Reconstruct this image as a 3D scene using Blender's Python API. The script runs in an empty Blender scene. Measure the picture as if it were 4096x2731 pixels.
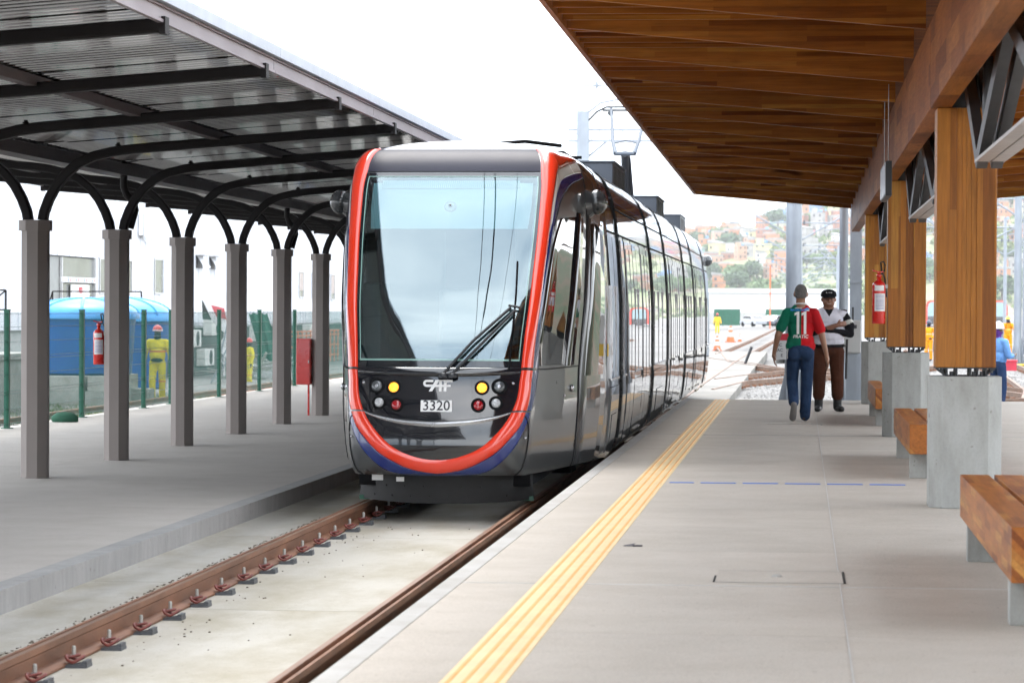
import bpy, bmesh, math, random
import numpy as np
from mathutils import Vector, Matrix
from mathutils.bvhtree import BVHTree
random.seed(7)
rng = random.Random(11)
C = bpy.context.scene.collection
scn = bpy.context.scene
PI = math.pi

# ------------------------------------------------------------------ camera, sky, sun, exposure
YAW, PITCH, ROLL = map(math.radians, (5.526, 0.619, 0.26))
cam_data = bpy.data.cameras.new('camera')
cam = bpy.data.objects.new('camera', cam_data); C.objects.link(cam)
fw = Vector((-math.sin(YAW)*math.cos(PITCH), math.cos(YAW)*math.cos(PITCH), -math.sin(PITCH)))
rt = Vector((math.cos(YAW), math.sin(YAW), 0)); up = rt.cross(fw)
r2 = rt*math.cos(ROLL) + up*math.sin(ROLL); u2 = r2.cross(fw)
m = Matrix.Identity(4)
for i in range(3):
    m[i][0] = r2[i]; m[i][1] = u2[i]; m[i][2] = -fw[i]
m[2][3] = 1.42
cam.matrix_world = m
cam_data.sensor_width = 36; cam_data.lens = 105.0
cam_data.clip_start = .5; cam_data.clip_end = 6000
cam_data.dof.use_dof = True; cam_data.dof.focus_distance = 30.0; cam_data.dof.aperture_fstop = 6.3
scn.camera = cam

HAZE = .00014
SUN_EL, SUN_AZ = math.radians(63), math.radians(-18)      # azimuth measured from +Y towards +X
world = bpy.data.worlds.new('World'); scn.world = world; world.use_nodes = True
nt = world.node_tree; nt.nodes.clear()
N = nt.nodes.new; LK = nt.links.new
out = N('ShaderNodeOutputWorld'); bg = N('ShaderNodeBackground'); bg.inputs['Strength'].default_value = .125
sky = N('ShaderNodeTexSky'); sky.sky_type = 'NISHITA'; sky.sun_disc = False
sky.sun_elevation = SUN_EL; sky.sun_rotation = SUN_AZ; sky.air_density = 1; sky.dust_density = 2.5; sky.ozone_density = 1
tc = N('ShaderNodeTexCoord'); mp = N('ShaderNodeMapping'); mp.inputs['Scale'].default_value = (1.3, 1.3, 2.6)
no = N('ShaderNodeTexNoise'); no.inputs['Scale'].default_value = 1.7; no.inputs['Detail'].default_value = 7; no.inputs['Roughness'].default_value = .52
rp = N('ShaderNodeValToRGB'); rp.color_ramp.elements[0].position = .34; rp.color_ramp.elements[1].position = .62
rp.color_ramp.elements[0].color = (5.6, 6.8, 8.2, 1); rp.color_ramp.elements[1].color = (15.5, 15.6, 15.8, 1)
mx = N('ShaderNodeMix'); mx.data_type = 'RGBA'; mx.inputs[0].default_value = .86
LK(tc.outputs['Generated'], mp.inputs[0]); LK(mp.outputs[0], no.inputs['Vector']); LK(no.outputs['Fac'], rp.inputs[0])
LK(sky.outputs[0], mx.inputs[6]); LK(rp.outputs[0], mx.inputs[7]); LK(mx.outputs[2], bg.inputs['Color']); LK(bg.outputs[0], out.inputs[0])

sun_d = bpy.data.lights.new('sun', 'SUN'); sun_d.energy = .85; sun_d.angle = math.radians(22); sun_d.color = (1, .95, .88)
sun = bpy.data.objects.new('sun', sun_d); C.objects.link(sun)
sd = Vector((math.sin(SUN_AZ)*math.cos(SUN_EL), math.cos(SUN_AZ)*math.cos(SUN_EL), math.sin(SUN_EL)))
sun.rotation_euler = sd.to_track_quat('Z', 'Y').to_euler()
scn.view_settings.view_transform = 'Standard'; scn.view_settings.look = 'None'
scn.view_settings.exposure = 1.53; scn.view_settings.gamma = 1; scn.view_settings.use_curve_mapping = False
scn.cycles.max_bounces = 6; scn.cycles.diffuse_bounces = 3; scn.cycles.glossy_bounces = 4
scn.cycles.transparent_max_bounces = 12; scn.cycles.transmission_bounces = 4; scn.cycles.volume_bounces = 0
scn.cycles.caustics_reflective = False; scn.cycles.caustics_refractive = False

# ------------------------------------------------------------------ materials
def _mat(name):
    M = bpy.data.materials.new(name); M.use_nodes = True
    t = M.node_tree; b = t.nodes['Principled BSDF']
    return M, t, b
def _coords(t, scale=(1, 1, 1)):
    tc = t.nodes.new('ShaderNodeTexCoord'); oi = t.nodes.new('ShaderNodeObjectInfo')
    mu = t.nodes.new('ShaderNodeMath'); mu.operation = 'MULTIPLY'; mu.inputs[1].default_value = 37.3
    ad = t.nodes.new('ShaderNodeVectorMath'); ad.operation = 'ADD'
    mp = t.nodes.new('ShaderNodeMapping'); mp.inputs['Scale'].default_value = scale
    t.links.new(oi.outputs['Random'], mu.inputs[0]); t.links.new(tc.outputs['Object'], ad.inputs[0]); t.links.new(mu.outputs[0], ad.inputs[1])
    t.links.new(ad.outputs[0], mp.inputs[0])
    return mp.outputs[0]
def _noise(t, vec, scale, detail=4, rough=.55):
    n = t.nodes.new('ShaderNodeTexNoise'); n.inputs['Scale'].default_value = scale
    n.inputs['Detail'].default_value = detail; n.inputs['Roughness'].default_value = rough
    t.links.new(vec, n.inputs['Vector']); return n.outputs['Fac']
def _ramp(t, fac, stops):
    r = t.nodes.new('ShaderNodeValToRGB'); e = r.color_ramp.elements
    while len(e) < len(stops): e.new(.5)
    for k, (p, c) in enumerate(stops): e[k].position = p; e[k].color = (*c, 1)
    t.links.new(fac, r.inputs[0]); return r.outputs[0]
def _mulc(t, a, b, mode='MULTIPLY', fac=1):
    x = t.nodes.new('ShaderNodeMix'); x.data_type = 'RGBA'; x.blend_type = mode; x.inputs[0].default_value = fac
    if isinstance(fac, bpy.types.NodeSocket): t.links.new(fac, x.inputs[0])
    for s, v in ((6, a), (7, b)):
        if isinstance(v, tuple): x.inputs[s].default_value = (*v, 1)
        else: t.links.new(v, x.inputs[s])
    return x.outputs[2]
def _bump(t, b, h, strength, dist=.01):
    bp = t.nodes.new('ShaderNodeBump'); bp.inputs['Strength'].default_value = strength; bp.inputs['Distance'].default_value = dist
    t.links.new(h, bp.inputs['Height']); t.links.new(bp.outputs[0], b.inputs['Normal'])
def M(name, col, rough=.5, metal=0, coat=0, var=.12, vs=3, bump=0, bs=60, scale=(1, 1, 1), spec=.5, coat_rough=.03, rv=.08, bd=.004):
    mt, t, b = _mat(name)
    b.inputs['Metallic'].default_value = metal; b.inputs['Roughness'].default_value = rough
    b.inputs['Coat Weight'].default_value = coat; b.inputs['Coat Roughness'].default_value = coat_rough
    b.inputs['Specular IOR Level'].default_value = spec
    v = _coords(t, scale); f = _noise(t, v, vs)
    lo = tuple(c*(1-var) for c in col); hi = tuple(min(1, c*(1+var)) for c in col)
    t.links.new(_ramp(t, f, [(.3, lo), (.7, hi)]), b.inputs['Base Color'])
    if rv:
        mr = t.nodes.new('ShaderNodeMapRange'); mr.inputs[3].default_value = max(0, rough-rv); mr.inputs[4].default_value = rough+rv
        t.links.new(_noise(t, v, vs*2.3), mr.inputs[0]); t.links.new(mr.outputs[0], b.inputs['Roughness'])
    if bump: _bump(t, b, _noise(t, v, bs, 3), bump, bd)
    return mt
def concrete(name, lo, hi, speck=.25, stain=(.8, .78, .74), vs=.35, ss=170, rough=.8, bump=.25, streak=(1, 1, 1)):
    mt, t, b = _mat(name); b.inputs['Roughness'].default_value = rough
    v = _coords(t); vb = _coords(t, streak)
    c = _ramp(t, _noise(t, vb, vs, 6, .6), [(.32, lo), (.68, hi)])
    c = _mulc(t, c, _ramp(t, _noise(t, vb, vs*6, 5, .65), [(.3, stain), (.6, (1, 1, 1))]))
    s = _noise(t, v, ss, 2, .7)
    c = _mulc(t, c, _ramp(t, s, [(.30, (1-speck, 1-speck, 1-speck)), (.5, (1, 1, 1)), (.72, (1+speck*.4,)*3)]))
    d = _noise(t, v, 23, 2, .5)
    c = _mulc(t, c, _ramp(t, d, [(.25, (.70, .67, .64)), (.31, (1, 1, 1))]))
    t.links.new(c, b.inputs['Base Color']); _bump(t, b, s, bump, .003)
    return mt
def wood(name, axis, dark, mid, light, lam=.045, length=1.1, rough=.42, knots=True, spec=.3, grain=.35):
    """laminated timber: lamellas of slightly different colour running along axis"""
    mt, t, b = _mat(name); b.inputs['Roughness'].default_value = rough
    b.inputs['Coat Weight'].default_value = 0; b.inputs['Specular IOR Level'].default_value = spec
    v = _coords(t); sp = t.nodes.new('ShaderNodeSeparateXYZ'); t.links.new(v, sp.inputs[0])
    A = {'x': (0, 1, 2), 'y': (1, 0, 2), 'z': (2, 0, 1)}[axis]
    ad = t.nodes.new('ShaderNodeMath'); ad.operation = 'ADD'
    t.links.new(sp.outputs[A[1]], ad.inputs[0]); t.links.new(sp.outputs[A[2]], ad.inputs[1])
    cb = t.nodes.new('ShaderNodeCombineXYZ'); t.links.new(sp.outputs[A[0]], cb.inputs[0]); t.links.new(ad.outputs[0], cb.inputs[1])
    br = t.nodes.new('ShaderNodeTexBrick'); br.offset = .37; br.inputs['Scale'].default_value = 1
    br.inputs['Brick Width'].default_value = length; br.inputs['Row Height'].default_value = lam
    br.inputs['Mortar Size'].default_value = .0007; br.inputs['Mortar Smooth'].default_value = .3
    br.inputs['Color1'].default_value = (0, 0, 0, 1); br.inputs['Color2'].default_value = (1, 1, 1, 1); br.inputs['Mortar'].default_value = (.1, .1, .1, 1)
    t.links.new(cb.outputs[0], br.inputs['Vector'])
    c = _ramp(t, br.outputs['Color'], [(0, dark), (.25, mid), (.75, mid), (1, light)])
    sc = [14, 14, 14]; sc[A[0]] = .8
    mp = t.nodes.new('ShaderNodeMapping'); mp.inputs['Scale'].default_value = sc; t.links.new(v, mp.inputs[0])
    g = _noise(t, mp.outputs[0], 3, 6, .65)
    c = _mulc(t, c, _ramp(t, g, [(.3, (1-grain,)*3), (.7, (1.12, 1.1, 1.05))]))
    c = _mulc(t, c, _ramp(t, _noise(t, v, .8, 3), [(.3, (.75, .68, .6)), (.7, (1.08, 1.08, 1.08))]))
    if knots:
        sc2 = [3.2, 3.2, 3.2]; sc2[A[0]] = 1.1
        mp2 = t.nodes.new('ShaderNodeMapping'); mp2.inputs['Scale'].default_value = sc2; t.links.new(v, mp2.inputs[0])
        c = _mulc(t, c, _ramp(t, _noise(t, mp2.outputs[0], 1.3, 1, .4), [(.2, (.3, .22, .18)), (.27, (1, 1, 1))]))
    t.links.new(c, b.inputs['Base Color']); _bump(t, b, g, .12, .003)
    return mt
def glow(name, col, strength):
    mt, t, b = _mat(name); b.inputs['Base Color'].default_value = (*col, 1)
    b.inputs['Emission Color'].default_value = (*col, 1); b.inputs['Emission Strength'].default_value = strength
    v = _coords(t); n = t.nodes.new('ShaderNodeTexVoronoi'); n.inputs['Scale'].default_value = 70; t.links.new(v, n.inputs['Vector'])
    t.links.new(_ramp(t, n.outputs['Distance'], [(0, (1.0, .55, .12)), (.6, col)]), b.inputs['Emission Color'])
    return mt
def glass(name, tint, f0, rough=0.0):
    mt, t, b = _mat(name); t.nodes.remove(b)
    o = t.nodes['Material Output']; g = t.nodes.new('ShaderNodeBsdfGlossy'); g.inputs['Roughness'].default_value = rough
    g.inputs['Color'].default_value = (.80, .95, 1, 1)
    tr = t.nodes.new('ShaderNodeBsdfTransparent'); tr.inputs['Color'].default_value = (*tint, 1)
    lw = t.nodes.new('ShaderNodeFresnel'); lw.inputs['IOR'].default_value = 1.5
    mr = t.nodes.new('ShaderNodeMapRange'); mr.inputs[1].default_value = .04; mr.inputs[3].default_value = f0; mr.inputs[4].default_value = 1
    t.links.new(lw.outputs[0], mr.inputs[0])
    v = _coords(t); bp = t.nodes.new('ShaderNodeBump'); bp.inputs['Strength'].default_value = .012; bp.inputs['Distance'].default_value = .05
    t.links.new(_noise(t, v, 1.4, 1), bp.inputs['Height']); t.links.new(bp.outputs[0], g.inputs['Normal'])
    mx = t.nodes.new('ShaderNodeMixShader'); t.links.new(mr.outputs[0], mx.inputs[0]); t.links.new(tr.outputs[0], mx.inputs[1]); t.links.new(g.outputs[0], mx.inputs[2])
    t.links.new(mx.outputs[0], o.inputs[0]); return mt

# ------------------------------------------------------------------ mesh builder and object helpers
class MB:
    def __init__(s): s.v = []; s.f = []; s.m = []; s.s = []
    def add(s, vs, fs, mi=0, sm=False):
        o = len(s.v); s.v += [tuple(float(c) for c in p) for p in vs]
        for f in fs: s.f.append(tuple(o+i for i in f)); s.m.append(mi); s.s.append(sm)
        return s
    def box(s, x0, x1, y0, y1, z0, z1, mi=0):
        vs = [(x, y, z) for z in (z0, z1) for x, y in ((x0, y0), (x1, y0), (x1, y1), (x0, y1))]
        return s.add(vs, [(3, 2, 1, 0), (4, 5, 6, 7), (0, 1, 5, 4), (1, 2, 6, 5), (2, 3, 7, 6), (3, 0, 4, 7)], mi)
    def prism(s, poly, axis, a0, a1, mi=0):
        """poly 2D in the two other axes (x:(y,z)  y:(x,z)  z:(x,y))"""
        def P(p, a): return {'x': (a, p[0], p[1]), 'y': (p[0], a, p[1]), 'z': (p[0], p[1], a)}[axis]
        n = len(poly); vs = [P(p, a0) for p in poly]+[P(p, a1) for p in poly]
        fs = [tuple(range(n))[::-1], tuple(range(n, 2*n))]+[(i, (i+1) % n, n+(i+1) % n, n+i) for i in range(n)]
        if axis == 'y': fs = [f[::-1] for f in fs]
        return s.add(vs, fs, mi)
    def tube(s, path, r, n=8, mi=0, sm=True, prof=None, caps=True):
        path = [Vector(p) for p in path]; rs = r if isinstance(r, (list, tuple)) else [r]*len(path)
        vs = []; upv = None
        for i, p in enumerate(path):
            d = (path[min(i+1, len(path)-1)]-path[max(i-1, 0)]).normalized()
            if upv is None: upv = Vector((0, 0, 1)) if abs(d.z) < .9 else Vector((0, 1, 0))
            a = d.cross(upv).normalized(); b = a.cross(d).normalized()
            if prof:
                for q in prof: vs.append(p+a*q[0]+b*q[1])
            else:
                for k in range(n):
                    w = 2*PI*k/n; vs.append(p+a*math.cos(w)*rs[i]+b*math.sin(w)*rs[i])
        if prof: n = len(prof); sm = False
        fs = [(i*n+k, i*n+(k+1) % n, (i+1)*n+(k+1) % n, (i+1)*n+k) for i in range(len(path)-1) for k in range(n)]
        s.add(vs, fs, mi, sm)
        if caps: s.add(vs[:n]+vs[-n:], [tuple(range(n))[::-1], tuple(range(n, 2*n))], mi)
        return s
    def lathe(s, prof, c=(0, 0, 0), n=24, mi=0, sm=True):
        vs = [(c[0]+r*math.cos(2*PI*k/n), c[1]+r*math.sin(2*PI*k/n), c[2]+z) for r, z in prof for k in range(n)]
        fs = [(i*n+k, i*n+(k+1) % n, (i+1)*n+(k+1) % n, (i+1)*n+k) for i in range(len(prof)-1) for k in range(n)]
        return s.add(vs, fs, mi, sm)
    def grid(s, rows, mi=0, sm=True, flip=False):
        n = len(rows[0]); vs = [p for r in rows for p in r]
        fs = [(i*n+k, i*n+k+1, (i+1)*n+k+1, (i+1)*n+k) for i in range(len(rows)-1) for k in range(n-1)]
        if flip: fs = [f[::-1] for f in fs]
        return s.add(vs, fs, mi, sm)
    def sphere(s, c, r, n=16, mi=0, sc=(1, 1, 1)):
        rows = []
        for i in range(n//2+1):
            th = PI*i/(n//2)
            rows.append([(c[0]+sc[0]*r*math.sin(th)*math.cos(2*PI*k/n), c[1]+sc[1]*r*math.sin(th)*math.sin(2*PI*k/n), c[2]+sc[2]*r*math.cos(th)) for k in range(n+1)])
        return s.grid(rows, mi, True, True)
    def mesh(s, name):
        me = bpy.data.meshes.new(name); me.from_pydata(s.v, [], s.f)
        me.polygons.foreach_set('material_index', s.m); me.polygons.foreach_set('use_smooth', s.s); me.update(); return me
def tag(o, label=None, cat=None, group=None, kind=None):
    for k, v in (('label', label), ('category', cat), ('group', group), ('kind', kind)):
        if v: o[k] = v
    return o
def obj(name, mb, mats, parent=None, bevel=0, label=None, weld=False):
    me = mb.mesh(name) if isinstance(mb, MB) else mb
    if not me.materials:
        for q in (mats if isinstance(mats, (list, tuple)) else [mats]): me.materials.append(q)
    o = bpy.data.objects.new(name, me); C.objects.link(o)
    if parent: o.parent = parent
    if label: o['label'] = label
    if bevel:
        b = o.modifiers.new('bevel', 'BEVEL'); b.width = bevel; b.segments = 2; b.limit_method = 'ANGLE'
    return o
def thing(name, label, cat, loc=(0, 0, 0), rz=0, group=None):
    o = bpy.data.objects.new(name, None); C.objects.link(o); o.location = loc; o.rotation_euler = (0, 0, rz)
    o.empty_display_size = .2
    return tag(o, label, cat, group)
def kids(o): return [c for c in C.objects if c.parent == o]
def dup(root, loc=None, rz=None, label=None, children=None):
    r = root.copy(); C.objects.link(r)
    if loc is not None: r.location = loc
    if rz is not None: r.rotation_euler = (0, 0, rz)
    if label: r['label'] = label
    for ch in (children if children is not None else kids(root)):
        c = ch.copy(); C.objects.link(c); c.parent = r
        for g in kids(ch):
            d = g.copy(); C.objects.link(d); d.parent = c
    return r
def struct(name, mb, mats): return tag(obj(name, mb, mats), kind='structure')
def wpart(name, mb, mats, parent, **k):
    """a part whose mesh is in world coordinates, under a parent that is not at the origin"""
    o = obj(name, mb, mats, parent, **k); q = parent; L = Vector((0, 0, 0))
    while q: L += q.location; q = q.parent
    o.location = -L; return o
def text_mesh(s, size, bold=0.0, spacing=1.0):
    cu = bpy.data.curves.new('txt', 'FONT'); cu.body = s; cu.size = size; cu.align_x = 'CENTER'; cu.align_y = 'CENTER'
    cu.offset = bold; cu.space_character = spacing; cu.resolution_u = 4
    o = bpy.data.objects.new('txt', cu); C.objects.link(o); dg = bpy.context.evaluated_depsgraph_get()
    me = bpy.data.meshes.new_from_object(o.evaluated_get(dg)); bpy.data.objects.remove(o); bpy.data.curves.remove(cu)
    vs = [tuple(v.co) for v in me.vertices]; fs = [tuple(p.vertices) for p in me.polygons]; bpy.data.meshes.remove(me)
    return vs, fs

m_platform = concrete('platform_concrete', (.475, .43, .375), (.54, .49, .43), .30, (.9, .89, .87), ss=150)
m_platform_left = concrete('left_platform_concrete', (.50, .465, .43), (.56, .525, .485), .25, (.9, .9, .88), ss=150)
m_coping = concrete('coping_concrete', (.46, .45, .43), (.54, .53, .51), .2, ss=200)
m_slab = concrete('track_slab_concrete', (.48, .46, .40), (.60, .58, .53), .12, (.74, .70, .60), .5, 90, streak=(.6, .25, 1))
m_slab_far = concrete('yard_slab_concrete', (.15, .14, .125), (.26, .245, .22), .2, ss=40)
m_curb = concrete('curb_concrete', (.36, .355, .35), (.44, .435, .43), .1, (.85, .85, .85), 1.5, 120, streak=(1, 1, .3))
m_pedestal = concrete('pedestal_concrete', (.30, .31, .30), (.42, .43, .42), .06, (.78, .77, .74), 1.2, 60, streak=(1, 1, .35), bump=.1)
m_column = M('taupe_paint', (.235, .205, .192), .55, var=.06, vs=1.2, bump=.05)
m_arm = M('dark_brown_steel', (.012, .010, .010), .5, var=.15, vs=4, spec=.12)
m_purlin = M('brown_steel', (.06, .046, .046), .5, var=.2, vs=2.5, scale=(1, .3, 1), spec=.15)
m_sheet = M('corrugated_metal', (.55, .55, .55), .07, metal=.95, var=.08, vs=.6, scale=(.4, 1, 1), rv=.03)
m_fascia = M('fascia_metal', (.25, .21, .225), .4, metal=.3, var=.15, vs=2, scale=(1, .4, 1))
m_flash = M('pale_flashing', (.40, .44, .50), .4, metal=.3, var=.06)
WD, WM, WL = (.20, .052, .008), (.40, .140, .022), (.56, .25, .045)
m_wood_x = wood('timber_along_x', 'x', WD, WM, WL, .045, 1.3, spec=.1)
m_wood_y = wood('timber_along_y', 'y', (.19, .060, .018), (.34, .120, .034), (.42, .17, .05), .16, 1.6, spec=.03)
m_wood_z = wood('timber_along_z', 'z', (.24, .080, .012), (.43, .170, .026), (.60, .31, .06), .085, 2.2)
m_wood_deck = wood('timber_deck', 'x', (.12, .034, .01), (.19, .06, .015), (.26, .09, .022), .11, 2.4, rough=.6)
m_bench = wood('bench_timber', 'y', (.24, .066, .014), (.44, .155, .032), (.58, .28, .07), .042, .42, rough=.38)
m_steel = M('dark_steel', (.055, .057, .06), .42, metal=.3, var=.15)
m_steel_light = M('pale_steel_plate', (.42, .38, .36), .4, metal=.2, var=.1)
m_black = M('black_steel', (.02, .022, .026), .45, var=.2)
m_galv = M('galvanised_steel', (.30, .33, .37), .38, metal=.35, var=.09, vs=6, scale=(1, 1, .4))
m_rust = M('rusty_steel', (.235, .11, .06), .62, metal=.15, var=.35, vs=6, bump=.4, bs=80, scale=(1, .25, 1))
m_railtop = M('rail_running_face', (.30, .18, .12), .4, metal=.5, var=.25, vs=5, scale=(1, .1, 1))
m_clip = M('red_spring_clip', (.20, .045, .035), .45, var=.2, vs=20)
m_pad = M('grey_rail_pad', (.10, .11, .125), .5, var=.15, vs=20)
m_bolt = M('zinc_bolt', (.48, .48, .46), .4, metal=.5)
m_yellow = M('yellow_tactile', (.82, .62, .34), .6, var=.07, vs=3, bump=.15, bs=120)
m_yellow_rib = M('yellow_tactile_rib', (.80, .43, .12), .6, var=.08, vs=3)
m_bluetape = M('blue_tape', (.05, .17, .60), .45, var=.1)
m_joint = M('joint_filler', (.53, .52, .50), .7, var=.1)
m_jointdark = M('joint_dark', (.30, .29, .27), .9)
m_red = M('red_enamel', (.62, .02, .015), .28, coat=.5, var=.05)
m_white = M('white_print', (.78, .78, .78), .5, var=.03)
m_green = M('green_fence_paint', (.006, .10, .055), .4, var=.15)
m_wire = M('green_wire', (.02, .13, .10), .4, var=.1)
# ------------------------------------------------------------------ ground, platforms, track
ZR = -.34                                           # top of rail; the right platform is z = 0
ZLF = -.343                                         # left platform, level with the rails
RX = -1.848; LX = -4.944                            # platform edges
ZG = -.60
m_ballast = concrete('ballast_gravel', (.13, .125, .118), (.24, .23, .22), .55, (.7, .68, .66), .12, 14, bump=.9)
m_dirt = concrete('dry_yard_earth', (.2, .18, .15), (.3, .28, .25), .4, (.6, .62, .45), .25, 18, bump=.8)
g = MB()
ys = [-40, 0, 40, 49, 58, 70, 95, 120, 180, 300, 600, 1100, 1250, 2600]; xs = [-900, -300, -80, -26, -16.5, -11.7, 3, 20, 60, 300, 900]
def gz(x, y):
    z = ZG
    if x < -10: z = -.74 - .6*max(0, min(1, (y-70)/40))
    return z
g.grid([[(x, y, gz(x, y)) for x in xs] for y in ys], sm=False)
struct('ground', g, m_ballast)

def slab_pieces(parent, name, x0, x1, cuts, z0, z1, mat, gap=.004, bev=.004):
    for a, b in zip(cuts[:-1], cuts[1:]):
        mb = MB().box(x0, x1, a+gap/2, b-gap/2, z0, z1); obj(name, mb, mat, parent)
# right platform: base, coping strip along the edge, slabs with recessed joints
rp_ = struct('right_platform', MB().box(RX+.02, 16, -12, 47.6, -.62, -.075), m_jointdark)
cuts = [-12, -4, 1.2, 5.2, 9.2, 13.1, 15.42, 17.6, 19.6, 21.4, 24.4, 27.7, 30.8, 34.1, 38, 42, 45.4, 47.65]
slab_pieces(rp_, 'platform_slab', RX+.103, .206, cuts, -.08, 0, m_platform)
slab_pieces(rp_, 'platform_slab', .210, 8, cuts, -.08, 0, m_platform)
slab_pieces(rp_, 'platform_slab', 8.006, 16, cuts[::3]+[47.65], -.08, 0, m_platform)
slab_pieces(rp_, 'edge_coping', RX, RX+.099, cuts[::2]+[47.65], -.30, .001, m_coping)
for y in (15.42, 34.1):
    obj('joint_filler', MB().box(RX+.1, .2, y-.009, y+.009, -.02, .0025), m_joint, rp_)
    obj('joint_filler', MB().box(.216, 6, y-.009, y+.009, -.02, .0025), m_joint, rp_)
obj('joint_filler', MB().box(.2055, .2115, 6, 47.6, -.02, .0028), m_joint, rp_)
# left platform
lp_ = struct('left_platform', MB().box(-11.61, LX-.015, -12, 140, -.85, ZLF-.055), m_jointdark)
lc = [-12, 2, 13, 19.5, 26, 32.5, 39, 45.5, 52, 58, 65, 76, 92, 108, 140]
slab_pieces(lp_, 'platform_slab', -11.61, -8.318, lc, ZLF-.06, ZLF, m_platform_left)
slab_pieces(lp_, 'platform_slab', -8.314, LX-.162, lc, ZLF-.06, ZLF, m_platform_left)
slab_pieces(lp_, 'curb_stone', LX-.16, LX, [x*1.0 for x in range(-12, 139, 7)], -.6, ZLF+.002, m_curb)
# track bed
tb = struct('track_bed', MB().box(LX, RX, -12, 49.5, -.9, ZR-.20), m_jointdark)
slab_pieces(tb, 'track_slab', LX+.002, -4.045, [-12, 3.5, 7.7, 12.0, 16.2, 20.5, 24.7, 28.9, 33.2, 37.4, 41.6, 49.5], ZR-.21, ZR-.153, m_slab, gap=.016)
slab_pieces(tb, 'track_slab', -3.90, -2.53, [-12, .7, 6.7, 12.7, 18.7, 24.7, 30.7, 36.7, 42.7, 49.5], ZR-.21, ZR-.155, m_slab, gap=.014)
slab_pieces(tb, 'track_slab', -2.37, RX-.002, [-12, .7, 12.7, 24.7, 36.7, 49.5], ZR-.21, ZR-.06, m_slab, gap=.014)
tb2 = struct('track_bed_far', MB().box(-4.9, -1.5, 49.55, 135, -.75, ZR-.10), m_slab_far)

def rail_profile(sgn):
    # grooved rail: running head on one side, guard lip on the other
    p = [(-.075, -.15), (.075, -.15), (.075, -.138), (.012, -.118), (.010, -.05), (.036, -.032), (.036, 0), (-.002, 0), (-.007, -.022), (-.026, -.022), (-.031, -.004), (-.050, -.004), (-.050, -.038), (-.010, -.052), (-.012, -.118), (-.075, -.138)]
    return [(x*sgn, z) for x, z in (p if sgn > 0 else p[::-1])]
def rail(x, sgn, label):
    t = thing('rail', label, 'rail', (x, 0, ZR), 0, 'rails of the platform track')
    wb = MB().prism([(x+a, ZR+b) for a, b in rail_profile(sgn)], 'y', -12, 49)
    wpart('rail_bar', wb, m_rust, t)
    hx = sorted((x+sgn*.001, x+sgn*.034))
    wpart('running_face', MB().box(hx[0], hx[1], -12, 49, ZR-.002, ZR+.0015), m_railtop, t)
    return t
rail(-3.955, 1, 'rusty grooved rail nearer the left platform, with the row of red clips')
rail(-2.455, -1, 'rusty grooved rail running beside the edge of the right platform')
# rail fasteners on the inner side of the left rail
def fastener():
    t = thing('rail_fastener', 'x', 'rail clip', (0, 0, 0), 0, 'clips along the left rail')
    b = MB().prism([(.02, 0), (.14, 0), (.14, .018), (.11, .024), (.05, .014), (.02, .014)], 'y', -.065, .065)
    b.prism([(.105, .024), (.138, .020), (.138, .038), (.115, .038)], 'y', -.06, .06)
    obj('base_plate', b, m_pad, t)
    path = []
    for k in range(29):
        w = k/28*2*PI; path.append((.062+.047*math.cos(w)*(1 if abs(math.sin(w)) < .9 else .8), .062*math.sin(w), .045+.014*math.cos(2*w)))
    obj('spring_clip', MB().tube(path, .0085, 8).tube([(.02, -.03, .05), (.075, -.02, .062), (.085, 0, .064), (.075, .02, .062), (.02, .03, .05)], .0085, 8), m_clip, t)
    obj('bolt', MB().lathe([(0, .112), (.008, .112), (.012, .105), (.012, .066), (.021, .066), (.021, .054), (0, .054)], (.055, 0, 0), 8, sm=False), m_bolt, t)
    return t
ORD = 'first second third fourth fifth sixth seventh eighth ninth tenth eleventh twelfth thirteenth fourteenth fifteenth sixteenth seventeenth eighteenth nineteenth'.split()
f0 = fastener(); fy = []
for k in range(24): fy.append(12.35+.815*k)
fkids = kids(f0)
for k, y in enumerate(fy):
    loc = (-3.905, y, ZR-.155)
    q = f0 if k == 0 else dup(f0, loc, children=fkids)
    q.location = loc; q.rotation_euler = (0, 0, rng.uniform(-.03, .03))
    if k == 0: q['label'] = 'red spring clip on the left rail, nearest the camera at the lower left edge'
    elif y > 26: q['label'] = 'red spring clip on the left rail in the dark shade under the tram'; q['group'] = 'clips under the tram'
    else: q['label'] = 'red spring clip on the left rail, %s counting away from the nearest one' % ORD[k]
# crumbled mortar along the rail
r3 = random.Random(5); mb = MB()
for k in range(450):
    y = r3.uniform(8, 27); x = -4.36+r3.gauss(0, .012); s = r3.uniform(.002, .007)
    mb.box(x-s, x+s, y-s*2, y+s*2, ZR-.16, ZR-.153+s*.8)
for k in range(110):
    y = r3.uniform(9, 26); x = r3.uniform(-3.78, -3.5) if r3.random() < .7 else r3.uniform(-3.6, -2.6); s = r3.uniform(.002, .007)
    mb.box(x-s, x+s, y-s, y+s, ZR-.16, ZR-.155+s)
tag(obj('mortar_crumbs', mb, M('mortar_crumb', (.16, .13, .10), .9)), 'crumbs of broken mortar scattered along the left rail', 'debris', kind='stuff')

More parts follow.
